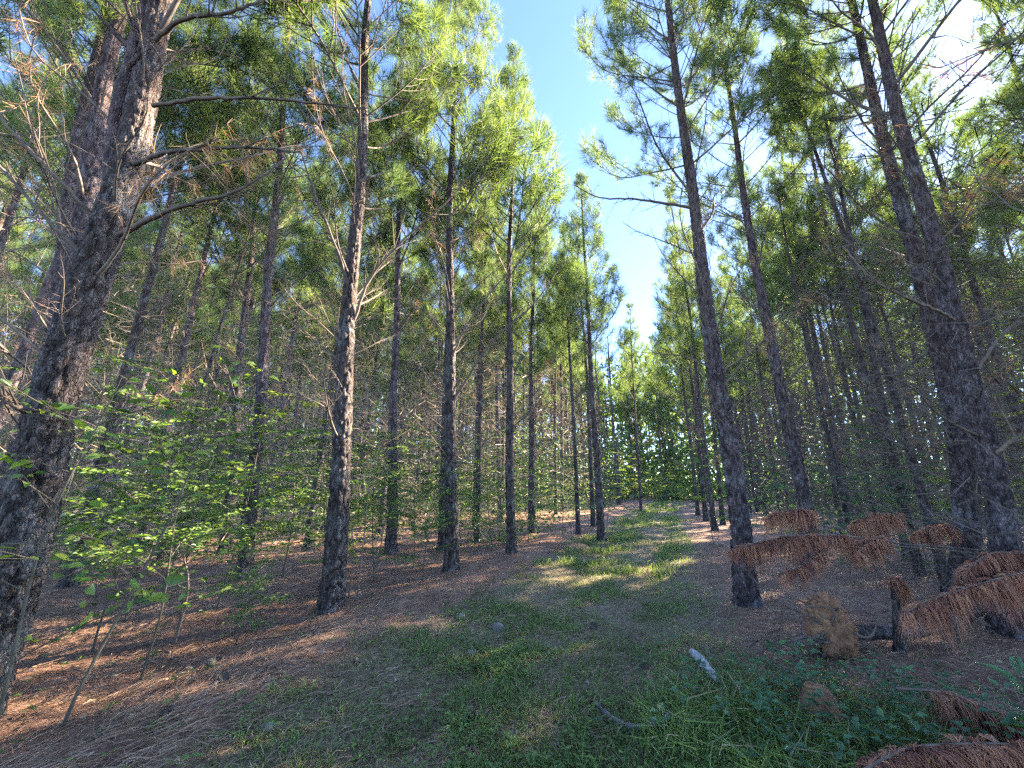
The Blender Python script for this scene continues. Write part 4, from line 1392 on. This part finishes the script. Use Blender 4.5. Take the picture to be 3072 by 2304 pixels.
grass_build('grass', 'short green grass growing along the trail', 420000, 2.2, 14, .03, .1, .006, power=1.3, dens=.95)
grass_build('dry_grass', 'matted straw coloured grass on the worn trail', 160000, 2.2, 12, .02, .06, .005, power=1.3, bend=1.5, dry=True,
            extra=lambda x, y: trail_f(x, y) * np.clip((fbm(x * 2 + 3, y * 2, 44) - .3) * 4, .15, 1))
grass_build('far_grass', 'bright grass carpeting the far end of the trail', 70000, 9, 34, .06, .17, .013, along=(7, 33))
grass_build('tall_grass', 'tall grass blades rising in the near corner', 80000, 2.3, 4.6, .07, .25, .0065, thr=.1, bend=1.1,
            extra=lambda x, y: .4 * np.exp(-(((x - 1.5) / 1.0) ** 2 + ((y - 2.6) / .75) ** 2)) * (fbm(x * 3, y * 3, 9) > .40) + .0)


def weeds_build(name, label, n, dmin, dmax, size, m_, fac, dens=1.0, up=.5, power=1.2, tint=(.5, .2), lift=.05):
    x, y = scatter(n, dmin, dmax, power=power)
    g = fac(x, y)
    keep = RNG.uniform(size=n) < g * dens
    x, y = x[keep], y[keep]
    m = len(x)
    k = 5
    az = RNG.uniform(0, 6.28, (m, 1)) + np.arange(k)[None] * 1.26 + RNG.normal(0, .2, (m, k))
    hz = RNG.uniform(.01, lift, (m, 1)) + RNG.uniform(0, lift * .5, (m, k))
    D = np.stack([np.cos(az), np.sin(az), RNG.uniform(-.2, up, (m, k))], -1).reshape(-1, 3)
    P = np.stack([x[:, None] + .008 * np.cos(az), y[:, None] + .008 * np.sin(az), gz(x, y)[:, None] + hz], -1).reshape(-1, 3)
    b = MB()
    L = (size * RNG.uniform(.6, 1.3, (m, 1)) * RNG.uniform(.8, 1.2, (m, k))).ravel()
    b.leaves(P, D, unit(np.array([0, 0, 1.0]) + RNG.normal(0, .3, P.shape)), L, .5, np.clip(RNG.normal(tint[0], tint[1], m * k), 0, 1))
    tag(obj(name, b.mesh(name, m_)), label, 'weeds', kind='stuff')


weeds_build('weeds', 'low broad leaved weeds mixed into the trail grass', 26000, 2.2, 11, .03, M_GRASS, lambda x, y: green(x, y) * (fbm(x * 1.6, y * 1.6, 70) > .42), tint=(.4, .15))
weeds_build('leafy_weeds', 'cool green leafy weeds crowding the near corner', 2600, 2.4, 4.4, .06, M_COOL,
            lambda x, y: np.exp(-(((x - 2.2) / .8) ** 2 + ((y - 2.95) / .5) ** 2)), tint=(.5, .25), lift=.22)
weeds_build('straw_seedlings', 'tiny seedlings dotted over the pine straw', 900, 3, 12, .035, M_LEAF, lambda x, y: (1 - trail_f(x, y)) * .6, tint=(.6, .2), lift=.05)


def straw_build():
    n = 100000
    x, y = scatter(n, 2.2, 11, 1.1, 1.25)
    keep = RNG.uniform(size=n) < np.clip(1.05 - trail_f(x, y) * .72, 0, 1)
    x, y = x[keep], y[keep]
    m = len(x)
    az = RNG.normal(.6, .75, m) + 2.2 * (fbm(x * .9, y * .9, 81) - .47)
    L = RNG.uniform(.09, .2, m)
    dr = np.stack([np.cos(az), np.sin(az), np.zeros(m)], -1)
    heap = np.clip(fbm(x * 2.6, y * 2.6, 83) - .47, 0, 1)
    P0 = np.stack([x, y, gz(x, y) + RNG.uniform(.0, .012, m) + heap * RNG.uniform(0, .16, m)], -1)
    P2 = P0 + dr * L[:, None] + np.array([0, 0, 1.0]) * RNG.normal(.004, .012, m)[:, None]
    P1 = (P0 + P2) / 2 + RNG.normal(0, .006, (m, 3)) + np.array([0, 0, .006])
    b = MB()
    b.strips(P0, P1, P2, np.full(m, .0036), np.clip(RNG.normal(.46, .2, m) + .9 * (fbm(x * 1.4, y * 1.4, 84) - .47), 0, 1))
    tag(obj('pine_straw', b.mesh('pine_straw', M_STRAW)), 'rust brown fallen pine needles covering the forest floor', 'pine straw', kind='stuff')
    n = 5200
    x, y = scatter(n, 2.2, 13, 1.1, 1.1)
    az = RNG.uniform(0, 6.28, n)
    D = np.stack([np.cos(az), np.sin(az), RNG.normal(0, .15, n)], -1)
    b = MB()
    b.leaves(np.stack([x, y, gz(x, y) + .012], -1), D, unit(np.array([0, 0, 1.0]) + RNG.normal(0, .35, (n, 3))), RNG.uniform(.025, .06, n), .5, RNG.uniform(0, 1, n), True, .15)
    tag(obj('leaf_litter', b.mesh('leaf_litter', M_LITTER)), 'small dry leaves scattered over straw and trail', 'leaf litter', kind='stuff')


straw_build()


def far_wood():
    n = 95000
    a = RNG.uniform(-1.15, 1.15, n)
    d = RNG.uniform(31, 46, n)
    x, y = d * np.sin(a), d * np.cos(a)
    cl = fbm(x * .35, y * .35, 90)
    z = RNG.uniform(0, 1, n) ** 1.25 * (11.5 + 4 * (cl - .47))
    keep = (RNG.uniform(size=n) < np.where(z < 4, 1, .9)) & (fbm(x * .9 + z * .5, y * .9 + z * .7, 93) > .33)
    x, y, z = x[keep], y[keep], z[keep]
    m = len(x)
    b = MB()
    b.leaves(np.stack([x, y, z + .05], -1), RNG.normal(size=(m, 3)), unit(RNG.normal(size=(m, 3))), RNG.uniform(.45, .95, m), .28, np.clip(RNG.normal(.5, .25, m), 0, 1))
    tag(obj('far_foliage', b.mesh('far_foliage', M_NEEDLE)), 'mass of far pine foliage behind the last rows', 'wood', kind='stuff')
    k = 430
    a = RNG.uniform(-1.1, 1.1, k)
    d = RNG.uniform(21, 46, k)
    s_, n_ = sn(d * np.sin(a), d * np.cos(a))
    d = np.where((n_ > -4) & (n_ < 1.5) & (s_ < 33), 45, d)
    P = np.stack([np.stack([d * np.sin(a) + RNG.normal(0, .05, k), d * np.cos(a), np.full(k, h)], -1) for h in np.linspace(-.1, 11, 6)], 1)
    b = MB()
    b.tubes(P, np.linspace(.1, .025, 6)[None] * RNG.uniform(.7, 1.2, k)[:, None], 6)
    tag(obj('far_trunks', b.mesh('far_trunks', M_BARK_R)), 'far pine stems merging into one mass behind the last rows', 'wood', kind='stuff')


far_wood()


def undergrowth():
    n = 170000
    a = RNG.uniform(-1.05, 1.05, n)
    d = 9 + 26 * RNG.uniform(0, 1, n) ** .8
    x, y = d * np.sin(a), d * np.cos(a)
    s_, n_ = sn(x, y)
    side = np.where(n_ < 0, -3.6 - n_, n_ - 1.4)
    cl = fbm(x * .55, y * .55, 95)
    z = RNG.uniform(0, 1, n) ** 1.2 * (.6 + 11 * np.clip(cl - .36, 0, 1)) * np.clip((d - 6) / 8, .3, 1.8) * np.where(n_ > 0, 1.2, 1)
    keep = ((side > 0) | (s_ > 34)) & (cl > .37) & (RNG.uniform(size=n) < np.where(n_ > 1.4, .25, np.where(side > 0, .8, .5)))
    x, y, z = x[keep], y[keep], z[keep]
    m = len(x)
    b = MB()
    b.leaves(np.stack([x, y, gz(x, y) + z], -1), unit(RNG.normal(size=(m, 3)) * np.array([1, 1, .4])), unit(np.array([0, 0, 1.0]) + RNG.normal(0, .5, (m, 3))),
             RNG.uniform(.05, .15, m) * (.7 + .6 * fbm(x, y, 5)), .5, np.clip(RNG.normal(.5, .25, m) + .6 * (fbm(x * .4, y * .4, 97) - .47), 0, 1))
    tag(obj('undergrowth', b.mesh('undergrowth', M_LEAF)), 'leafy undergrowth spread among the far trunks', 'undergrowth', kind='stuff')


undergrowth()


def dead_tangle():
    """dry twigs and hung straw filling the space between the far stems"""
    n = 170000
    a = RNG.uniform(-1.1, 1.1, n)
    d = np.where(a > .35, 6.2, 8) + 25 * RNG.uniform(0, 1, n) ** .9
    x, y = d * np.sin(a), d * np.cos(a)
    s_, n_ = sn(x, y)
    keep = ((n_ < -4.2) | (n_ > 2.3) | (s_ > 31)) & (fbm(x * .8, y * .8, 99) > np.where(n_ > 0, .25, .46))
    x, y, d = x[keep], y[keep], d[keep]
    m = len(x)
    z = .1 + 6.4 * RNG.uniform(0, 1, m) ** 1.2
    az = RNG.uniform(0, 6.28, m)
    el = RNG.normal(.35, .45, m)
    D = np.stack([np.cos(az) * np.cos(el), np.sin(az) * np.cos(el), np.sin(el)], -1)
    lit = n_[keep] < 0  # sunlight and shade painted as twig colour: tan one side, dark the other
    for sel, nm, mm, lab in ((lit, 'twigs_toned_sunlit', M_DRY_SUNLIT, 'tangle of dry twigs and hung straw between far stems, sunlit tan in their colour'), (~lit, 'twigs_toned_shaded', M_TWIG, 'tangle of dead twigs in the shaded rows, shade put into their colour')):
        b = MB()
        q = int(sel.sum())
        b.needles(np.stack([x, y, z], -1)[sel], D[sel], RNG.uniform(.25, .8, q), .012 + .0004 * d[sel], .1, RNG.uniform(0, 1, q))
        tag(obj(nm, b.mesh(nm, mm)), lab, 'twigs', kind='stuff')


dead_tangle()
